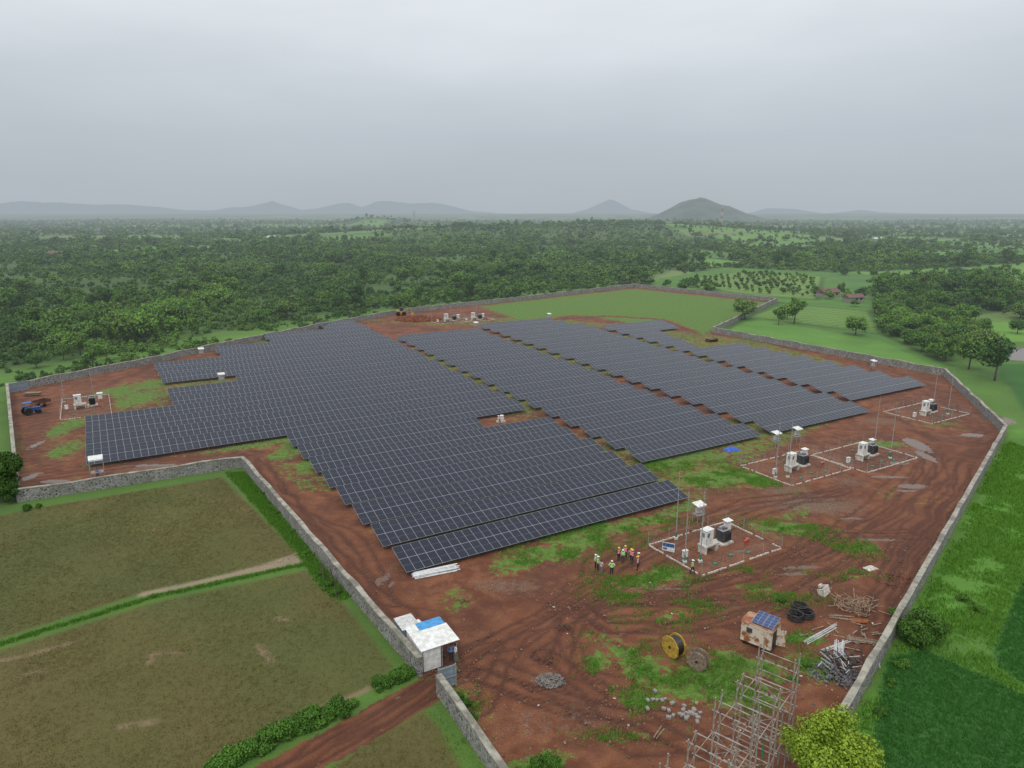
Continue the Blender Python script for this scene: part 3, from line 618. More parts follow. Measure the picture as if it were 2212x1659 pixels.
def pile(name,u,v,ra,h,n,size,mat,lab,cat='rubble',kind='stuff'):
    c=g(u,v); a=rng.random(n)*6.28;r=ra*np.sqrt(rng.random(n)); z=h*(1-r/ra)*rng.random(n)**.4
    p=np.stack([c.x+r*np.cos(a),c.y+r*np.sin(a)*.8,z],1); s=size*(.4+rng.random(n))
    Vv=(p[:,None,:]+IV[None]*s[:,None,None]*(1+.25*rng.normal(size=(n,12,1)))).reshape(-1,3)
    single(name,npmesh(name,Vv,(IF[None]+12*np.arange(n)[:,None,None]).reshape(-1,3),[mat]),lab,cat,kind=kind)
pile('stone_heap',1800,1455,2.2,.5,300,.12,rock,'heap of broken grey stones beside wall')
pile('stone_heap',1850,1470,1.3,.5,120,.12,rock,'small heap of broken dark stones')
pile('stone_heap',1815,1425,2.0,.25,110,.1,rock,'loose grey stones beside heap')
pile('sand_heap',1188,1470,1.3,.35,500,.08,smat('grey_sand',(.22,.2,.18),(.12,.10,.085),2,1),'low heap of grey sand on soil','sand')
pile('dark_rubble',1178,1418,1.6,.12,160,.06,rustd,'dark debris scattered on red soil')
pile('dark_rubble',1217,1355,.8,.3,120,.06,rustd,'small dark mound of debris on soil')
pile('dark_rubble',1000,1300,.8,.1,60,.06,rustd,'dark debris scattered on red soil')
pile('dark_rubble',1940,1255,2.5,.12,150,.07,rustd,'dark debris scattered on red soil')
pile('earth_mound',905,690,9,1.2,500,.6,smat('red_earth',(.2,.07,.035),(.12,.045,.026),1,1),'mound of red earth near equipment','earth')
pile('sand_heap',905,684,3,1.,300,.3,rock,'heap of grey sand near equipment','sand')
blk=MB().box((0,0,.1),(.4,.3,.2)).box((0,0,.215),(.3,.2,.03)).mesh('concrete_block',conc)
for i in range(30):
    u=1390+random.random()*135; v=1510+(u-1390)*.3+random.gauss(0,10)
    single('concrete_block',blk,'grey concrete block lying on red soil','concrete block',g(u,v),random.random()*3,random.uniform(.7,1.),group='scattered concrete blocks')
# ---------------- station equipment
stand=MB().box((0,0,.95),(2.3,1.3,.18)).box((-.95,0,.42),(.22,1.2,.86)).box((.95,0,.42),(.22,1.2,.86)).box((0,.85,.2),(.9,.4,.4)).box((1.35,0,.3),(.35,.9,.6)).mesh('stand',whitec)
cab=MB().box((0,0,0),(1.3,.95,1.9)).box((0,0,.98),(1.42,1.07,.06)).mesh('cabinet_body',white)
drw=MB().box((0,0,0),(.59,.03,1.7)).box((.24,-.03,0),(.04,.04,.2)).mesh('door',white)
vent=MB()
for i in range(6): vent.box((0,0,-.25+i*.1),(.42,.03,.04))
vent=vent.mesh('vent',dark)
INV=[('stand',stand),('cabinet_body',cab,(-.3,0,1.99)),('door',drw,(-.62,-.505,1.99)),('door',drw,(.02,-.505,1.99)),('vent',vent,(-.62,-.545,2.4)),('vent',vent,(-.97,0,2.35),(0,0,1.5708))]
tank=MB().box((0,0,.95),(1.1,.75,1.3)).mesh('tank',dark)
rad=MB()
for i in range(9): rad.box((-.52+i*.13,0,0),(.035,.34,1.1))
rad=rad.mesh('radiator',dark)
lid=MB().box((0,0,0),(1.25,.9,.08)).cyl((-.5,.3,.25),(.5,.3,.25),.14,n=10).mesh('lid',smat('light_grey_paint',(.3,.32,.33),(.2,.21,.22),3,.5))
bush=MB().cyl((0,0,0),(0,0,.3),.06,.03).cyl((0,0,.08),(0,0,.12),.1).cyl((0,0,.18),(0,0,.21),.08).mesh('bushing',rustd)
plin=MB().box((0,0,.12),(1.9,1.6,.24)).mesh('plinth',whitec)
TRF=[('plinth',plin),('tank',tank),('radiator',rad,(0,.56,1.),),('radiator',rad,(0,-.56,1.)),('lid',lid,(0,0,1.66))]+[('bushing',bush,(-.3+.3*i,-.15,1.7)) for i in range(3)]
jb=MB().box((0,0,1.15),(.85,.5,1.0)).box((.2,-.262,1.15),(.38,.02,.85)).mesh('cabinet_body',white)
jl=MB().box((0,0,.33),(.07,.07,.66)).mesh('leg',steel)
JB=[('cabinet_body',jb),('roof',MB().box((0,0,1.9),(1.15,.85,.04),R=Matrix.Rotation(.12,3,'X')).box((-.45,.3,1.8),(.05,.05,.3)).box((.45,.3,1.8),(.05,.05,.3)).mesh('roof',white))]+[('leg',jl,(sx_*.36,sy_*.18,0)) for sx_ in(-1,1) for sy_ in(-1,1)]
ks_l=MB().cyl((0,0,-.1),(0,0,2.55),.045,n=6).mesh('leg',steel)
kr=MB().box((0,0,0),(1.6,1.2,.05),R=Matrix.Rotation(.2,3,'X')).box((0,-.57,-.2),(1.56,.03,.14)).mesh('canopy',white)
kb=MB().box((0,0,0),(.95,.4,.7)).box((.25,-.21,0),(.4,.02,.6)).mesh('combiner_box',smat('grey_box',(.5,.5,.49),(.38,.38,.37),3,.5))
kp=MB().box((0,0,0),(1.4,1.1,.08)).mesh('platform',conc)
KIO=[('leg',ks_l,(sx_*.6,sy_*.45,0)) for sx_ in(-1,1) for sy_ in(-1,1)]+[('canopy',kr,(0,0,2.65)),('combiner_box',kb,(0,0,1.75)),('platform',kp,(0,0,1.2))]
mst=smat('mast_steel',(.36,.36,.35),(.26,.255,.24),2,.6)
mast=MB().cyl((0,0,-.2),(0,0,6.),.07,.058,8).cyl((0,0,6.),(0,0,9.2),.05,.04,8).mesh('pole',mst)
mtip=MB().cyl((0,0,9.2),(0,0,10.4),.025,.01,5).cyl((0,0,9.15),(0,0,9.25),.09).mesh('lightning_rod',mst)
mb0=MB().cyl((0,0,0),(0,0,1.),.11,.1,8).mesh('cable_sleeve',green); mft=MB().box((0,0,.1),(.5,.5,.3)).mesh('footing',whitec)
MAST=[('pole',mast),('lightning_rod',mtip),('cable_sleeve',mb0),('footing',mft)]
smb=MB().box((0,0,.65),(.7,.4,.9)).mesh('box_body',white); sml=MB().box((0,0,.11),(.55,.3,.22)).mesh('plinth',conc)
SMB=[('box_body',smb),('plinth',sml),('lid',MB().box((0,0,1.13),(.8,.5,.05)).mesh('lid',white))]
signb=MB().box((0,0,1.0),(1.5,.04,1.1)).mesh('board',white); sgn2=MB().box((0,-.03,1.25),(1.4,.01,.45)).box((-.4,-.03,.75),(.5,.01,.2)).mesh('printed_panel',bluep)
SG=[('board',signb),('printed_panel',sgn2)]+[('post',MB().box((0,0,.35),(.06,.06,.9)).mesh('post',steel),(q,.06,0)) for q in(-.6,.6)]
bk=MB().cyl((0,0,-.12),(0,0,.12),.09,.13,10).torus((0,0,.12),.13,.01,n=10,k=4).mesh('bucket',red)
BR=[('rail',MB().box((0,0,1.1),(1.5,.05,.05)).box((-.7,0,.5),(.05,.05,1.2)).box((.7,0,.5),(.05,.05,1.2)).box((0,0,1.2),(1.55,.3,.03)).mesh('rail',red))]+[('bucket',bk,(-.5+.33*i,-.02,.85)) for i in range(4)]
pit=MB().cyl((0,0,0),(0,0,.22),.2,.2,10).mesh('earthing_pit',green)
postm=MB().box((0,0,.8),(.04,.04,1.8)).mesh('fence_post',mst)
def local(o,a,b,z=0): p=o+E1*a+E2*b; p.z=z; return p
def station(i,u,v,w,d):
    O=g(u,v); G='equipment in fenced gravel pads'
    cb=MB(); 
    def run(p0,p1):
        L=math.hypot(p1[0]-p0[0],p1[1]-p0[1]); n=int(L/.42); rz=math.atan2(p1[1]-p0[1],p1[0]-p0[0])
        for k in range(n):
            t=(k+.5)/n; 
            if random.random()<.13: continue
            cb.box((p0[0]+(p1[0]-p0[0])*t,p0[1]+(p1[1]-p0[1])*t+random.uniform(-.03,.03),.04+random.uniform(-.04,.03)),(L/n-random.uniform(.04,.14),.13,.22),rz+random.uniform(-.12,.12))
    run((.13,0),(w-.13,0));run((w,.13),(w,d-.13));run((w-.13,d),(.13,d));run((0,d-.13),(0,.13))
    ps=[];wr=MB()
    for (p0,p1) in (((0,0),(w,0)),((w,0),(w,d)),((w,d),(0,d)),((0,d),(0,0))):
        L=math.hypot(p1[0]-p0[0],p1[1]-p0[1]); n=max(2,round(L/3.2))
        for k in range(n): ps.append(('fence_post',postm,(p0[0]+(p1[0]-p0[0])*k/n,p0[1]+(p1[1]-p0[1])*k/n,0)))
        for z in (.5,.8,1.1,1.4,1.65): wr.cyl((*p0,z),(*p1,z),.005,n=3,caps=False)
    thing('pad_fence',[('curb',cb.mesh('curb',whitec)),('wire',wr.mesh('wire',mst))]+ps,O,ANG,label='white curb blocks and wire fence around gravel pad',cat='fence',group='fenced equipment pads')
    s=w/13.5; tb_=s if i!=4 else 2.
    f=lambda a,b: local(O,a*s,b*tb_)
    thing('inverter_cabinet',INV,f(5.2,4.2),ANG+.1,label='tall white inverter cabinet on white concrete stand',cat='electrical cabinet',group=G)
    thing('transformer',TRF,f(8.6,4.9),ANG,1.05,label='dark grey finned oil transformer on white plinth',cat='transformer',group=G)
    thing('junction_cabinet',JB,f(10.9,6.4),ANG,1.,label='small white cabinet with flat roof on legs',cat='electrical cabinet',group=G)
    thing('meter_box',SMB,f(1.5,4.2),ANG,.9,label='small white box on concrete plinth',cat='electrical box',group=G)
    thing('fire_bucket_stand',BR,f(10.2,2.6),ANG+.3,.8,label='red stand with hanging fire buckets',cat='fire bucket stand',group=G)
    for a,b in ((.7,3.4),(2.4,2.6),(4.2,8.6)) if i==0 else ((.7,3.4),(2.4,2.6)) if i in (1,) else ((9.5,2.2),(11.,6)) if i<4 else ((.7,8),(9,9)): thing('lightning_mast',MAST,f(a,b),0,.95 if i<4 else .75,label='thin galvanised lightning mast with green sleeve',cat='pole',group='lightning masts')
    for a,b in ((3.4,1.2),(6.6,1.8),(8.9,1.2),(11.8,3.9),(7.5,7.5)): single('earthing_pit',pit,'green capped earthing pit in gravel','earthing pit',f(a,b),group='earthing pits')
for i,(u,v,w,d) in enumerate(PADS): station(i,u,v,w,d)
thing('sign_board',SG,local(g(1515,1245),.4,5.9),ANG-1.,1.,label='white and blue information board on posts',cat='sign')
for u,v in [(1508,1128),(1675,965),(1720,955),(1885,800),(1186,692),(436,772),(480,830),(1028,712)]:
    thing('combiner_kiosk',KIO,g(u,v),ANG,1.,label='combiner box under white sloping canopy on legs',cat='electrical box',group='canopied combiner boxes')
thing('open_shelter',[('canopy',kr,(0,0,2.65)),('platform',kp,(0,0,.8))]+[('leg',ks_l,(a*.75,b*.55,0)) for a in(-1,1) for b in(-1,1)],g(212,1032),ANG,1.25,label='open shelter with white roof sheet near wall',cat='shelter')
thing('combiner_kiosk',[('combiner_box',MB().box((0,0,.5),(1.,.6,1)).box((0,0,1.05),(1.15,.75,.06)).mesh('combiner_box',white),(0,0,.3)),('platform',MB().box((0,0,.15),(1.6,1.1,.3)).mesh('platform',whitec))],g(1082,912),ANG,label='white cabinet on concrete base between panel rows',cat='electrical box')
# ---------------- gate + hut
def gate(px0,px1,hgt,nm,lab):
    a=g(*px0);b=g(*px1);L=(b-a).length;rz=math.atan2(b.y-a.y,b.x-a.x)
    pan=MB()
    nn=int(L/.2)
    for k in range(nn): pan.box(((k+.5)*L/nn,0,hgt/2+.1),(L/nn*.96,.03+.02*(k%2),hgt))
    frm=MB().box((0,0,hgt/2),(.1,.1,hgt+.3)).box((L,0,hgt/2),(.1,.1,hgt+.3)).box((L/2,-.04,.2),(L-.1,.05,.08)).box((L/2,-.04,hgt),(L-.1,.05,.08)).box((L/2,-.04,hgt/2),(L-.1,.05,.08))
    thing(nm,[('gate_sheet',pan.mesh('gate_sheet',greyblue)),('gate_frame',frm.mesh('gate_frame',steel))],a,rz,label=lab,cat='gate')
gate((948,1492),(985,1480),2.0,'metal_gate','grey blue sheet metal gate leaf standing open')
gate((22,850),(62,842),2.2,'metal_gate','grey sheet metal gate closing wall corner')
def corrsheet(mb,w,d,z0,z1,x0=0,y0=0,step=.09,mi=0):
    n=int(w/step); 
    for k in range(n):
        xa=x0+k*step;xb=xa+step; za=.02*(k%2);zb=.02*((k+1)%2)
        mb.add([(xa,y0,z0+za),(xb,y0,z0+zb),(xb,y0+d,z1+zb),(xa,y0+d,z1+za)],[(0,1,2,3)],mi)
        mb.add([(xa,y0,z0+za-.03),(xb,y0,z0+zb-.03),(xb,y0+d,z1+zb-.03),(xa,y0+d,z1+za-.03)],[(3,2,1,0)],mi)
    return mb
roofA=corrsheet(MB(),3.8,2.9,2.25,2.42).mesh('roof',white)
roofS=corrsheet(MB(),2.6,1.15,2.44,2.52,x0=1.1,y0=2.86).mesh('roof_strip',blues)
roofT=corrsheet(MB(),1.1,1.1,2.44,2.50,x0=0,y0=2.87).mesh('roof_strip',white)
roofC=corrsheet(MB(),1.9,2.4,2.0,2.1).mesh('roof',smat('dusty_white_sheet',(.6,.6,.58),(.42,.41,.38),2,.6))
panl=MB().box((.95,0,1.05),(1.7,.05,2.1)).mesh('front_panel',white)
side=MB()
for k in range(12): side.box((0,.2+k*.3,1.1),(.03+.02*(k%2),.29,2.2))
back=MB().box((1.75,3.75,1.1),(3.4,.04,2.2)).mesh('back_wall',greyblue)
raf=MB()
for q in (.2,1.5,2.8,3.8): raf.box((1.75,q,2.17+q*.055),(3.7,.06,.06))
hl=MB().cyl((0,0,-.1),(0,0,2.2),.05,n=6).mesh('post',steel)
O=g(906,1462); 
thing('guard_hut',[('roof',roofA,(-.15,-.2,0),(0,0,0),[('roof_strip',roofS),('roof_strip',roofT)]),('rafters',raf.mesh('rafters',steel)),('front_panel',panl,(0,0,0)),('side_wall',side.mesh('side_wall',white),(.05,0,0)),('back_wall',back)]+[('post',hl,(a,b,0)) for a,b in((3.4,0),(3.4,3.1),(1.95,.03))],local(O,.5,.4),ANG,label='guard hut of white and blue corrugated sheets',cat='hut')
thing('lean_to_shed',[('roof',roofC,(0,0,0)),('side_wall',MB().box((.05,1.2,.98),(.04,2.3,1.96)).box((.95,2.35,.98),(1.8,.04,1.96)).box((.95,.03,.98),(1.75,.04,1.9)).mesh('side_wall',greyblue))]+[('post',hl,(1.85,b,-.15)) for b in(.1,2.3)],local(O,.35,4.65),ANG,.95,label='low shed with dusty white roof sheet',cat='shed')
sh_=MB()
for k in range(7): corrsheet(sh_,1.1,2.6,.05+k*.07,.08+k*.07,x0=random.uniform(-.1,.1),y0=random.uniform(-.15,.15))
single('roofing_sheet_stack',sh_.mesh('roofing_sheet_stack',white),'stack of white corrugated roofing sheets beside shed','roofing sheets',local(O,2.5,5.0,0),ANG+.1)
# ---------------- cabin
cbx=MB().box((0,0,1.45),(3.2,2.2,2.1))
for k in range(12): cbx.box((-1.48+k*.27,-1.115,1.45),(.1,.03,2.0)); 
for k in range(8): cbx.box((-1.615,-.95+k*.27,1.45),(.03,.1,2.0))
cbx.box((0,-1.12,2.42),(3.2,.06,.12)).box((0,-1.12,.46),(3.2,.06,.12))
cbx=cbx.mesh('cabin_body',rust)
rr_=MB()
for i in range(9):
    t0,t1=i/8*math.pi,(i+1)/8*math.pi
    if i<8: rr_.add([(-1.65,-1.15*math.cos(t0),2.5+.28*math.sin(t0)),(1.65,-1.15*math.cos(t0),2.5+.28*math.sin(t0)),(1.65,-1.15*math.cos(t1),2.5+.28*math.sin(t1)),(-1.65,-1.15*math.cos(t1),2.5+.28*math.sin(t1))],[(0,1,2,3)])
rr_.add([(1.65,-1.15*math.cos(i/8*math.pi),2.5+.28*math.sin(i/8*math.pi)) for i in range(9)],[tuple(range(9))]).add([(-1.65,-1.15*math.cos(i/8*math.pi),2.5+.28*math.sin(i/8*math.pi)) for i in range(9)],[tuple(range(9))[::-1]])
cr=rr_.mesh('roof',smat('rusty_roof',(.42,.24,.15),(.24,.075,.033),1.0,.7,lo=.4,hi=.6))
cd=MB().box((0,0,1.35),(.04,1.0,1.8)).mesh('doorway',black); cdo=MB().box((0,0,1.35),(.9,.04,1.8)).mesh('door',rust)
cwn=MB().box((0,0,0),(.6,.03,.5)).mesh('window',dark)
wheel=MB().cyl((0,-.1,0),(0,.1,0),.36,n=16).cyl((0,-.12,0),(0,.12,0),.14,n=10).mesh('wheel',black)
RX=Matrix.Rotation(.2,3,'X')
sp_me=MB().box((0,0,0),(1.1,2.0,.04),R=RX).mesh('solar_module',smat('blue_solar_cells',(.02,.045,.14),(.03,.06,.18),3,.2)); 
sp_fr=MB()
for k in (-1,0,1): sp_fr.box(RX@Vector((k*.535,0,.024)),(.03,1.98,.014),R=RX)
for k in (-2,-1,0,1,2): sp_fr.box(RX@Vector((0,k*.485,.026)),(1.08,.02,.012),R=RX)
spf=sp_fr.mesh('cell_grid',steel)
thing('site_cabin',[('cabin_body',cbx),('roof',cr),('doorway',cd,(1.61,-.3,0)),('door',cdo,(2.05,.35,0),(0,0,.3)),('window',cwn,(-.7,-1.14,1.8)),('solar_module',sp_me,(-.05,-.1,3.0),(0,0,0),[('cell_grid',spf)]),('solar_module',sp_me,(1.1,-.1,3.0),(0,0,0),[('cell_grid',spf)]),('chassis',MB().box((0,0,.3),(3.2,1.7,.14)).mesh('chassis',rustd))]+[('wheel',wheel,(a,b,.34)) for a in(-1.1,1.1) for b in(-.95,.95)],g(1640,1390),math.radians(-42),.92,label='rust streaked white site cabin with rooftop solar modules',cat='cabin')
single('corrugated_sheet',corrsheet(MB(),1.0,2.4,.05,.6).mesh('corrugated_sheet',white),'white corrugated sheet leaning beside cabin','roofing sheet',g(1688,1378),.8)
def drum(u,v,R,w,rz,flange,full,lab):
    def fl(name):
        mb=MB().cyl((0,-.04,0),(0,.04,0),R,n=28)
        for k in range(-4,5):
            hh=math.sqrt(max(.01,R*R-(k*R*.22)**2))*.96; mb.box((k*R*.22,-.05,0),(R*.19,.02,2*hh)); mb.box((k*R*.22,.05,0),(R*.19,.02,2*hh))
        mb.cyl((0,-.09,0),(0,.09,0),R*.14,n=12,mi=1); return mb.mesh('flange',[flange,black])
    f1=fl('flange'); 
    cr_=MB()
    if full:
        for k in range(9): cr_.torus((0,-w/2+.1+k*(w-.2)/8,0),R*.78,.07,n=24,k=6,rot=Matrix.Rotation(math.pi/2,3,'X'))
    cr_.cyl((0,-w/2,0),(0,w/2,0),R*.5 if not full else R*.74,n=20)
    thing('cable_drum',[('flange',f1,(0,-w/2,0)),('flange',f1,(0,w/2,0)),('wound_cable' if full else 'barrel',cr_.mesh('wound',black if full else wood))],g(u,v)+Vector((0,0,R)),rz,label=lab,cat='cable drum')
drum(1455,1416,1.05,.95,math.radians(-60),yellow,True,'yellow wooden drum wound with black cable')
drum(1507,1444,.92,.8,math.radians(-35),wood,False,'weathered grey wooden cable drum standing upright')
pc=MB()
for k in range(9): pc.torus((random.uniform(-.1,.1),random.uniform(-.1,.1),.1+k*.09),.8+random.uniform(-.1,.1),.055,n=26,k=6)
pcm=pc.mesh('pipe_coil',black)
for u,v in((1718,1338),(1740,1333),(1728,1320)): single('pipe_coil',pcm,'coil of black plastic conduit pipe on soil','pipe coil',g(u,v),random.random(),.9,group='black conduit coils')
def bundle(name,u,v,rz,n,L,r,mat,lab,sp=.14,layers=2,jit=.03):
    mb=MB()
    for l in range(layers):
        for k in range(n-l):
            yv=(k+l*.5)*sp; a=random.uniform(-jit,jit); mb.cyl((random.uniform(-.2,.2),yv,r+l*r*1.75),(L+random.uniform(-.3,.3),yv+a*L,r+l*r*1.75),r,n=6)
    single(name,mb.mesh(name,mat),lab,'pipes',g(u,v),rz)
bundle('steel_pipe_bundle',896,1252,ANG-.12,9,5.2,.07,smat('pale_steel',(.66,.67,.66),(.5,.5,.5),3,.4),'stack of pale galvanised steel sections on soil',.15,3)
psl=smat('pale_channel',(.5,.5,.49),(.35,.35,.34),3,.5)
bundle('steel_pipe_bundle',1745,1392,.62,4,5.0,.06,psl,'galvanised steel channels lying on soil',.16,1)
bundle('steel_pipe_bundle',1780,1410,.5,3,4.0,.05,psl,'galvanised steel channels lying on soil',.2,1,.06)
bundle('steel_pipe_bundle',1820,1420,1.1,6,2.6,.05,psl,'galvanised steel channels lying on soil',.15,2,.09)
bundle('timber_bundle',1830,1385,-.3,5,2.6,.06,wood,'weathered timber poles lying on soil',.18,2,.06)
bundle('rusty_rod_bundle',1775,1300,1.35,10,3.2,.03,rustd,'bundle of rusty reinforcing rods',.08,2)
bundle('rusty_rod_bundle',1840,1345,-.1,6,1.8,.05,smat('orange_rust',(.35,.12,.04),(.2,.07,.03),3,.8),'orange rusted steel members lying on soil',.15,1,.08)
bundle('timber_bundle',1795,1335,-.2,4,2.2,.05,wood,'weathered timber poles lying on soil',.2,1,.1)
bundle('timber_bundle',1415,1600,.9,2,1.6,.05,wood,'weathered timber poles lying on soil',.2,1,.1)
sc=MB()
for k in range(110):
    a=Vector((random.gauss(0,1.1),random.gauss(0,.8),random.random()*.5)); d=Vector((random.gauss(0,1),random.gauss(0,1),random.random()*.9)).normalized()*random.uniform(.6,1.5); sc.cyl(a,a+d,.04,.03,5)
single('timber_scrap_heap',sc.mesh('timber_scrap_heap',smat('pale_timber',(.38,.27,.18),(.2,.13,.09),2,.85)),'tangled heap of pale timber sticks','timber',g(1848,1315),kind='stuff')
sc=MB()
for k in range(70):
    a=Vector((random.gauss(0,1.),random.gauss(0,.8),random.random()*.45)); d=Vector((random.gauss(0,1),random.gauss(0,1),random.random()*.6)).normalized()*random.uniform(.5,1.6); sc.box(a+d/2,(d.length,.07,.07),R=d.to_track_quat('X','Z').to_matrix(),mi=k%3)
single('steel_scrap_heap',sc.mesh('steel_scrap_heap',[dark,psl,rustd]),'dark tangle of steel offcuts on stones','scrap metal',g(1822,1438),kind='stuff')
sc=MB()
for k in range(22):
    a=Vector((random.gauss(0,2.),random.gauss(0,1.2),.04+.02*(k%3))); sc.box(a,(random.uniform(.6,2.0),.13,.05),random.random()*3)
single('plank_scatter',sc.mesh('plank_scatter',wood),'loose timber planks scattered by pipes','timber',g(1838,1372),kind='stuff')
thing('concrete_stand',[('stand',stand,(0,0,.35),(1.2,0,.4))],g(1772,1280),.4,.66,label='white concrete stand tipped on its side',cat='concrete stand')
lit=MB()
for k in range(60):
    p=g(random.uniform(1120,1900),random.uniform(1240,1640)); 
    if sdf(np.array([p.x]),np.array([p.y]),SITE)[0]>1: lit.box((p.x,p.y,.05),(random.uniform(.08,.3),random.uniform(.06,.18),.03),random.random()*3,mi=k%4)
single('litter_scraps',lit.mesh('litter_scraps',[conc,wood,dark,whitec]),'small scraps of sheet and timber on soil','litter',kind='stuff')
tb=MB(); n=12
for i in range(n):
    for j in range(n): tb.v.append(((i/11-.5)*2.4*(1+.1*math.sin(j)),(j/11-.5)*1.6*(1+.15*math.sin(i*1.3)),(.06+.45*math.exp(-((i-5.5)**2+(j-5.5)**2)/12)+random.uniform(0,.12))*(0 if i in(0,11) or j in(0,11) else 1)+.02))
for i in range(n-1):
    for j in range(n-1): tb.f.append((i*n+j,i*n+n+j,i*n+n+j+1,i*n+j+1)); tb.m.append(0)
me=tb.mesh('blue_tarpaulin',smat('blue_tarp',(.02,.11,.5),(.02,.07,.35),3,.4)); single('blue_tarpaulin',me,'crumpled blue tarpaulin on the grass','tarpaulin',g(1580,972),.4,1.1)
m2=me.copy(); m2.materials[0]=whitec; single('white_sheet_pile',m2,'crumpled white sheet lying on soil','sheet',g(1880,1228),.4,.6)
# ---------------- gantry (galvanised steel frames)
A=g(1640,1400,9);B=g(1425,1655,9); dirv=(A-B); n=5; perp=Vector((dirv.y,-dirv.x,0)).normalized()*2.6
gst=smat('gantry_steel',(.40,.37,.34),(.24,.165,.13),2.,.6,.2)
for i in range(n):
    base=B.lerp(A,i/(n-1)); base.z=0; ht=9.2-(.8 if i%2 else 0)
    lg=MB().cyl((0,0,-.2),(0,0,ht),.06,n=6).mesh('leg',gst)
    w=2.6; rz=math.atan2(perp.y,perp.x); cross=MB()
    for z in (1.2,3.,4.8,6.6,8.2): cross.cyl((-w*.06,0,z),(w*1.08,0,z),.045,n=5); cross.cyl((-w*.06,1.0,z+.05),(w*1.08,1.0,z+.05),.035,n=5)
    for z in (1.2,4.8): cross.cyl((0,.03,z),(w,.03,z+1.8),.025,n=4); cross.cyl((w,-.03,z),(0,-.03,z+1.8),.025,n=4)
    for xx in (0,w):
        for z in (2.1,3.9,5.7,7.4): cross.cyl((xx,0,z),(xx,1.,z+.9),.02,n=4); cross.cyl((xx,0,z+.9),(xx,1.,z),.02,n=4)
    if i<n-1:
        L=dirv.length/(n-1)
        for xx in (0,w):
            for z in (3.,6.6): cross.cyl((xx,1.,z),(xx,L,z),.03,n=4)
    ins=MB(); 
    for q in(0,.08,.16,.24): ins.cyl((0,0,q),(0,0,q+.05),.08,.05,8)
    ins=ins.mesh('insulator',rustd)
    parts=[('leg',lg,(a,b,0)) for a in(0,w) for b in(0,1.0)]+[('cross_bracing',cross.mesh('cross_bracing',gst))]+[('insulator',ins,(q,.0,8.25)) for q in(.4,1.3,2.2)]+[('conduit_pipe',MB().cyl((0,0,0),(0,0,5.),.05,n=6).mesh('conduit_pipe',green if i%2 else steel),(w*.8,.15,0))]
    thing('steel_gantry_frame',parts,base,rz,label='tall galvanised steel switchyard frame with braced legs',cat='steel gantry',group='switchyard gantry frames')
# ---------------- telecom tower, pylons, far houses
def lattice(name,u,v,D,hgt,wb,mats,lab,arms=False,r=.14):
    x0=(u-CX)/F*D*1.0; z0=float(zg(x0,D)); mb=MB(); n=12
    for k in range(n):
        a=k/n;b=(k+1)/n; wa=wb*(1-.75*a)/2; wb_=wb*(1-.75*b)/2; mi=(k//2)%2
        C4=[(-1,-1),(1,-1),(1,1),(-1,1)]
        for q in range(4):
            p,rr=C4[q],C4[(q+1)%4]
            mb.cyl((p[0]*wa,p[1]*wa,a*hgt),(p[0]*wb_,p[1]*wb_,b*hgt),r,n=4,mi=mi); mb.cyl((p[0]*wa,p[1]*wa,a*hgt),(rr[0]*wb_,rr[1]*wb_,b*hgt),r*.6,n=4,mi=mi); mb.cyl((p[0]*wa,p[1]*wa,a*hgt),(rr[0]*wa,rr[1]*wa,a*hgt),r*.6,n=4,mi=mi)
    parts=[('lattice_mast',mb.mesh('lattice_mast',mats))]
    ar=MB()
    if arms:
        for z in (.72,.84,.95): ar.cyl((-4,0,z*hgt),(4,0,z*hgt),.15,n=4)
        parts.append(('cross_arms',ar.mesh('cross_arms',mats)))
    else:
        for q in range(4): ar.cyl((math.cos(q*1.57)*1.2,math.sin(q*1.57)*1.2,hgt*.9),(math.cos(q*1.57)*1.2,math.sin(q*1.57)*1.2,hgt*.97),.35,n=6)
        parts.append(('antenna',ar.mesh('antenna',mats)))
    thing(name,parts,(x0,D,z0),0.3,label=lab,cat='tower')
rh=smat('hazy_red_paint',(.42,.07,.05),(.34,.06,.05),1,.6,haze=True); wh=smat('hazy_white_paint',(.6,.6,.6),(.5,.5,.5),1,.6,haze=True); gh=smat('hazy_steel',(.30,.31,.32),(.24,.25,.26),1,.6,haze=True)
lattice('telecom_tower',1547,470,1500,44,5,[rh,wh],'red and white lattice telecom tower above trees',r=.19)
lattice('power_pylon',1710,512,1150,26,5,[gh,gh],'grey lattice power line pylon among trees',True)
lattice('power_pylon',900,510,1300,30,5,[gh,gh],'grey lattice power line pylon among trees',True)
lattice('power_pylon',230,500,1400,30,5,[gh,gh],'grey lattice power line pylon among trees',True)
hw=smat('house_plaster',(.3,.27,.23),(.2,.18,.15),1,.8,haze=True); hrf=smat('clay_tile_roof',(.17,.085,.06),(.11,.065,.05),1,.8,haze=True)
def house(u,v,w,d,h,rz,rm,lab):
    mb=MB().box((0,0,h/2),(w,d,h)); rf=MB(); e_=.5
    rf.add([(-w/2-e_,-d/2-e_,h-.1),(w/2+e_,-d/2-e_,h-.1),(w/2+e_,0,h+d*.28),(-w/2-e_,0,h+d*.28),(w/2+e_,d/2+e_,h-.1),(-w/2-e_,d/2+e_,h-.1)],[(0,1,2,3),(3,2,4,5),(0,3,5),(1,4,2)])
    thing('village_house',[('wall',mb.mesh('wall',hw)),('roof',rf.mesh('roof',rm)),('door',MB().box((0,-d/2-.02,1),(1,.05,2)).mesh('door',bluep)),('window',MB().box((w*.3,-d/2-.02,1.6),(1,.05,1)).mesh('window',dark))],g(u,v),rz,label=lab,cat='house')
house(1788,641,9,6,2.6,.3,hrf,'low village house with clay tile roof among trees'); house(1842,652,8,5,2.4,.2,hrf,'small farm shed with brown roof among trees')
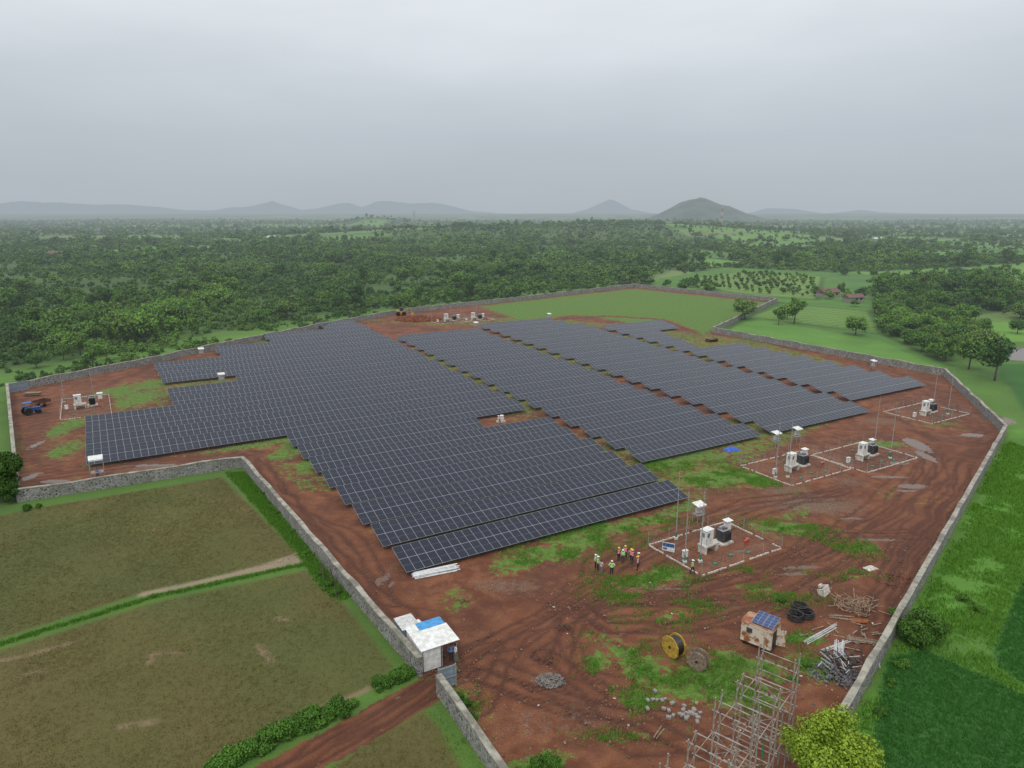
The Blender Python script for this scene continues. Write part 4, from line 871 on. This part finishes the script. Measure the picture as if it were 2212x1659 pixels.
house(122,556,12,7,4,.1,hrf,'village house with red tile roof among trees'); house(585,518,16,9,4,.1,wh,'pale village building among trees'); house(1895,522,12,8,4,.1,wh,'pale village building among trees'); house(250,470,60,30,9,0,wh,'large pale shed on the plain')
# ---------------- tractor and yellow loader
tyre=lambda R,w: MB().torus((0,0,0),R*.75,R*.25,n=20,k=8,rot=Matrix.Rotation(math.pi/2,3,'X')).cyl((0,-w/2,0),(0,w/2,0),R*.6,n=14).mesh('wheel',black)
w1,w2=tyre(.75,.3),tyre(.42,.2)
def tractor(u,v,rz,bodym,lab):
    bd=MB().box((.9,0,.95),(1.6,.6,.6)).box((1.72,0,.9),(.06,.5,.5)).box((-.1,0,.7),(1.2,.5,.35)).mesh('bonnet',bodym)
    thing('farm_tractor',[('bonnet',bd),('fender',MB().box((-.4,.6,1.45),(1.1,.35,.08)).box((-.4,-.6,1.45),(1.1,.35,.08)).mesh('fender',bodym)),('seat',MB().box((-.4,0,1.05),(.5,.5,.12)).box((-.65,0,1.35),(.1,.5,.5)).mesh('seat',black)),('steering_wheel',MB().torus((.1,0,1.45),.2,.02,n=14,k=4).cyl((.25,0,1.1),(.1,0,1.45),.02).mesh('steering_wheel',black)),('canopy',MB().box((-.3,0,2.3),(1.5,1.3,.06)).box((-.9,.5,1.8),(.05,.05,1.)).box((-.9,-.5,1.8),(.05,.05,1.)).box((.3,.5,1.8),(.05,.05,1.)).box((.3,-.5,1.8),(.05,.05,1.)).mesh('canopy',bodym)),('exhaust',MB().cyl((1.1,.2,1.2),(1.1,.2,2.),.04).mesh('exhaust',black))]+[('wheel',w1,(-.5,s*.75,.75)) for s in(-1,1)]+[('wheel',w2,(1.3,s*.6,.42)) for s in(-1,1)],g(u,v),rz,1.1,label=lab,cat='tractor')
tractor(66,895,.9,bluep,'blue farm tractor parked on muddy soil')
thing('farm_trailer',[('bed',MB().box((0,0,.9),(3.2,1.8,.1)).box((0,.88,1.2),(3.2,.05,.5)).box((0,-.88,1.2),(3.2,.05,.5)).box((1.58,0,1.2),(.05,1.7,.5)).mesh('bed',rustd)),('drawbar',MB().box((-2.2,0,.7),(1.4,.1,.1)).mesh('drawbar',rustd)),('wheel',w2,(0,.95,.42)),('wheel',w2,(0,-.95,.42))],g(90,878),1.2,1.,label='rusty flat farm trailer beside tractor',cat='trailer')
thing('yellow_loader',[('body',MB().box((0,0,1.2),(2.6,1.5,.9)).box((-1.,0,1.6),(.9,1.4,.5)).mesh('body',yellow)),('cab',MB().box((.3,0,2.2),(1.2,1.3,1.2)).mesh('cab',dark)),('arm',MB().cyl((1.2,0,1.5),(3.,0,2.6),.18,.14,6).cyl((3.,0,2.6),(3.8,0,.8),.14,.1,6).mesh('arm',yellow)),('bucket',MB().box((3.8,0,.5),(.8,1.6,.6)).mesh('bucket',yellow))]+[('wheel',w1,(a,b,.75)) for a in(-.9,1.) for b in(-.8,.8)],g(866,682),.2,1.2,label='yellow backhoe loader parked near far wall',cat='loader')
thing('timber_stack',[('timber',MB().box((0,0,.3),(3,1,.12)).box((0,.3,.45),(3,.2,.12)).box((0,-.3,.45),(3,.2,.12)).box((.2,0,.6),(2.6,1,.12)).mesh('timber',wood))],g(70,855),.2,1.2,label='stack of timber pallets near wall corner',cat='timber')
single('rusty_frame_stack',MB().box((0,0,.4),(3.5,2,.1)).box((0,0,.8),(3.5,2,.1)).box((-1.7,0,.5),(.1,2,1)).box((1.7,0,.5),(.1,2,1)).mesh('rusty_frame_stack',rustd),'stack of rusty steel frames behind panels','steel frames',g(1537,738),ANG)
# ---------------- people
_pc={}
def person_mesh(pose):
    if pose in _pc: return _pc[pose]
    vs=[];es=[];rs=[]
    def a(p,r,par=None):
        vs.append(p);rs.append(r)
        if par is not None: es.append((par,len(vs)-1))
        return len(vs)-1
    pel=a((0,0,.95),.135); sp1=a((0,0,1.12),.125,pel); ch=a((0,.0,1.33),.145,sp1); ne=a((0,0,1.485),.062,ch); h1=a((0,-.01,1.57),.082,ne); h2=a((0,-.005,1.66),.088,h1); h3=a((0,0,1.725),.06,h2)
    a((0,-.115,1.6),.014,h1)
    for s in(-1,1):
        hp=a((s*.1,0,.88),.095,pel); st=(.0,0) if pose!='walk' else (-.22*s,.1*s)
        kn=a((s*.11,st[0]*.6-.01,.49),.065,hp); an=a((s*.12,st[0],.1),.045,kn); a((s*.14,st[0]-.15,.045),.04,an)
        sh_=a((s*.19,0,1.42),.062,ch)
        E={'stand':(.25,.03,1.15),'walk':(.25,.1*s,1.15),'fold':(.26,-.02,1.17),'hips':(.36,.08,1.2),'point':(.3,-.12,1.22)}[pose]
        Wp={'stand':(.27,-.05,.9),'walk':(.26,-.05+.2*s,.92),'fold':(.03,-.22,1.15),'hips':(.17,-.06,1.02),'point':(.22,-.36,1.28) if s>0 else (.27,-.05,.9)}[pose]
        el=a((s*E[0],E[1],E[2]),.044,sh_); wr=a((s*Wp[0],Wp[1],Wp[2]),.028,el)
        d=(Vector((s*Wp[0],Wp[1],Wp[2]))-Vector((s*E[0],E[1],E[2]))).normalized(); pm=Vector(vs[wr])+d*.075; pa=a(tuple(pm),.034,wr)
        side=d.cross(Vector((1,0,0))).normalized() if abs(d.x)<.9 else Vector((0,0,1))
        for k,(o,l) in enumerate(((-.03,.065),(-.01,.078),(.01,.074),(.03,.058))):
            b_=pm+side*o+d*.03; f1=a(tuple(b_),.010,pa); f2=a(tuple(b_+d*l*.55+Vector((-s*.008,0,0))),.009,f1); a(tuple(b_+d*l+Vector((-s*.022,0,0))),.008,f2)
        t1=a(tuple(pm-side*.035-d*.02),.011,pa); a(tuple(pm-side*.06+d*.02),.009,t1)
    me=bpy.data.meshes.new('tmp'); me.from_pydata(vs,es,[]); ob=bpy.data.objects.new('tmp',me); col.objects.link(ob)
    m=ob.modifiers.new('s','SKIN'); m.use_smooth_shade=True
    for i,sv in enumerate(me.skin_vertices[0].data): sv.radius=(rs[i]*(1.15 if i in(1,2) else 1),rs[i]*(.8 if i in (1,2) else 1)); sv.use_root=(i==0)
    ss_=ob.modifiers.new('u','SUBSURF'); ss_.levels=1
    dg=bpy.context.evaluated_depsgraph_get(); r=bpy.data.meshes.new_from_object(ob.evaluated_get(dg)); bpy.data.objects.remove(ob)
    r.name='person'; r.materials.clear()
    for mm in(skin,white,dark,black): r.materials.append(mm)
    vest=[]
    for p in r.polygons:
        c=p.center; mi=1
        if c.z>1.475: mi=0
        elif c.z<.09: mi=3
        elif c.z<.96 and not (abs(c.x)>.2): mi=2
        wz={'stand':.9,'walk':.92,'hips':1.04,'fold':0,'point':.9}[pose]
        if abs(c.x)>.2 and c.z<wz+.22 and pose in('stand','walk','point') and c.z>.6: mi=0
        if pose=='fold' and c.y<-.14 and c.z>.9: mi=0
        p.material_index=mi
        if 1.0<c.z<1.47 and abs(c.x)<.2 and c.y>-.17: vest.append(p.index)
    mb=MB(); mp={}
    for pi in vest:
        f=[]
        for vi in r.polygons[pi].vertices:
            if vi not in mp: mp[vi]=len(mb.v); v=r.vertices[vi]; mb.v.append(tuple(v.co+v.normal*.014))
            f.append(mp[vi])
        mb.f.append(tuple(f)); mb.m.append(0)
    vm=mb.mesh('safety_vest',white,True); _pc[pose]=(r,vm); return _pc[pose]
hel=MB(); N_=14
for j in range(5):
    t=j/5*1.45; 
    for i in range(N_): q=6.283*i/N_; hel.v.append((.118*math.cos(t)*math.cos(q),.135*math.cos(t)*math.sin(q),.11*math.sin(t)))
for j in range(4):
    for i in range(N_): hel.f.append((j*N_+i,j*N_+(i+1)%N_,(j+1)*N_+(i+1)%N_,(j+1)*N_+i)); hel.m.append(0)
hel.f.append(tuple(range(4*N_,5*N_))); hel.m.append(0); hel.box((0,-.15,.0),(.17,.09,.015)); hel.cyl((0,0,-.01),(0,0,.01),.135,n=N_)
def solid(n,c): return smat(n,c,tuple(q*.8 for q in c),6,.7)
HEL={'white':hel.mesh('helmet',solid('helmet_white',(.8,.8,.78))),'yellow':hel.mesh('helmet',solid('helmet_yellow',(.8,.55,.05)))}
hairm=MB(); hairm.v=[(v[0]*.85,v[1]*.85+.01,v[2]*.8) for v in hel.v[:5*N_]]; hairm.f=hel.f[:4*N_+1]; hairm.m=[0]*len(hairm.f); hairm=hairm.mesh('hair',hair,True)
eye=MB().box((0,0,0),(.02,.01,.012)).mesh('eye',hair)
SH={'white':solid('shirt_white',(.7,.7,.7)),'blue':solid('shirt_blue',(.12,.2,.4)),'grey':solid('shirt_grey',(.35,.35,.38)),'pink':solid('shirt_pale_pink',(.6,.4,.4)),'dark':solid('shirt_dark',(.03,.03,.05))}
TRo={'black':solid('trousers_black',(.02,.02,.025)),'blue':solid('trousers_blue',(.04,.06,.12)),'grey':solid('trousers_grey',(.2,.2,.2))}
VE={'green':solid('vest_lime',(.4,.85,.2)),'pink':solid('vest_coral',(.9,.3,.4))}
def person(u,v,rz,pose,sh_,tr,ve,he,lab):
    b,vm=person_mesh(pose); o=bpy.data.objects.new('person',b); o.location=g(u,v); o.rotation_euler[2]=rz; o.scale=(1.03,)*3; link(o); tag(o,lab,'person')
    for i,mm in((1,SH[sh_]),(2,TRo[tr])): o.material_slots[i].link='OBJECT'; o.material_slots[i].material=mm
    if ve:
        q=bpy.data.objects.new('safety_vest',vm); link(q,o); q.material_slots[0].link='OBJECT'; q.material_slots[0].material=VE[ve]
    q=bpy.data.objects.new('helmet' if he else 'hair',HEL[he] if he else hairm); q.location=(0,0,1.665); link(q,o)
    for s in(-1,1): q=bpy.data.objects.new('eye',eye); q.location=(s*.033,-.093,1.62); link(q,o)
R_=math.radians
person(1286,1228,R_(70),'stand','white','black','green','white','person in lime vest and white helmet standing')
person(1291,1232,R_(100),'fold','grey','black','green','white','person in lime vest and white helmet with folded arms')
person(1298,1240,R_(140),'stand','pink','grey',None,None,'bareheaded person in pale shirt and grey trousers')
person(1321,1242,R_(170),'hips','white','black','green','white','person in lime vest and white helmet, hands on hips')
person(1336,1212,R_(30),'stand','dark','black','pink','yellow','person in coral vest and yellow helmet standing')
person(1345,1217,R_(-20),'fold','grey','blue','green','white','person in lime vest and white helmet facing group')
person(1350,1208,R_(0),'stand','dark','black','pink','yellow','person in coral vest and yellow helmet standing')
person(1363,1215,R_(-30),'point','grey','black','pink','yellow','person in coral vest and yellow helmet pointing')
person(1366,1217,R_(-60),'hips','dark','blue','pink','yellow','person in coral vest with hands on hips')
person(1379,1224,R_(-80),'stand','dark','black','pink','white','person in coral vest and white helmet watching')
person(1377,1232,R_(-100),'stand','grey','black','pink','yellow','person in coral vest standing beside group')
person(1495,1240,R_(60),'walk','grey','black','green','white','person in lime vest walking beside the fenced pad')
person(975,1428,R_(10),'hips','blue','black',None,None,'person in blue shirt beside guard hut')
person(984,1428,R_(-60),'stand','white','grey',None,None,'person in white shirt standing beside guard hut')
person(212,1034,R_(20),'stand','blue','blue',None,None,'person in blue shirt standing under white shelter')
person(96,876,R_(90),'walk','dark','black',None,None,'person in dark clothes walking near tractor')
person(1079,916,R_(0),'hips','pink','black',None,None,'person in pale shirt beside white cabinet')
# ---------------- sky, light, camera
w=bpy.data.worlds.new('World'); scene.world=w; w.use_nodes=True; nt=w.node_tree; nt.nodes.clear()
sky=nd(nt,'ShaderNodeTexSky',sky_type='NISHITA',sun_disc=False,sun_elevation=math.radians(55),sun_rotation=math.radians(200))
b1=nd(nt,'ShaderNodeBackground',{0:sky.outputs[0],1:.1})
tc=nd(nt,'ShaderNodeTexCoord').outputs['Generated']; sxyz=nd(nt,'ShaderNodeSeparateXYZ',{0:tc})
mp=nd(nt,'ShaderNodeMapping',{0:tc,3:(1.,1.,3.6)}); cn=noise(nt,mp.outputs[0],2.4,7,.5)
zz=M(nt,'ADD',sxyz.outputs[2],M(nt,'MULTIPLY',M(nt,'MULTIPLY',M(nt,'SUBTRACT',cn,.45),.12),sstep(nt,sxyz.outputs[2],.04,.22)),clamp=True)
rp=nd(nt,'ShaderNodeValToRGB',{0:zz}); cr=rp.color_ramp
cr.elements[0].position=0; cr.elements[0].color=(.43,.485,.535,1); cr.elements[1].position=1; cr.elements[1].color=(1.22,1.27,1.32,1)
for p_,c_ in ((.04,(.445,.495,.545)),(.10,(.51,.555,.605)),(.17,(.63,.675,.72)),(.25,(.77,.81,.85)),(.5,(1.02,1.07,1.12))):
    q=cr.elements.new(p_); q.color=(*c_,1)
cc=mixc(nt,1.,rp.outputs[0],nd(nt,'ShaderNodeMapRange',{0:cn,1:.3,2:.7,3:.97,4:1.03}).outputs[0],'MULTIPLY')
b2=nd(nt,'ShaderNodeBackground',{0:cc,1:1.})
mx=nd(nt,'ShaderNodeMixShader',{0:.92,1:b1.outputs[0],2:b2.outputs[0]}); o_=nd(nt,'ShaderNodeOutputWorld'); nt.links.new(mx.outputs[0],o_.inputs[0])
sl=bpy.data.lights.new('sun','SUN'); sl.energy=1.15; sl.angle=math.radians(18); sl.color=(1,.96,.9); so=bpy.data.objects.new('sun',sl); so.rotation_euler=(math.radians(35),0,math.radians(-20)); link(so)
cam=bpy.data.cameras.new('camera'); cam.sensor_width=36; cam.lens=F/2212*36; cam.clip_end=60000; cam.clip_start=.5
co=bpy.data.objects.new('camera',cam); co.location=(0,0,HC); co.rotation_euler=(math.pi/2-P,0,0); link(co); scene.camera=co
scene.view_settings.view_transform='Standard'; scene.view_settings.look='None'; scene.view_settings.exposure=0
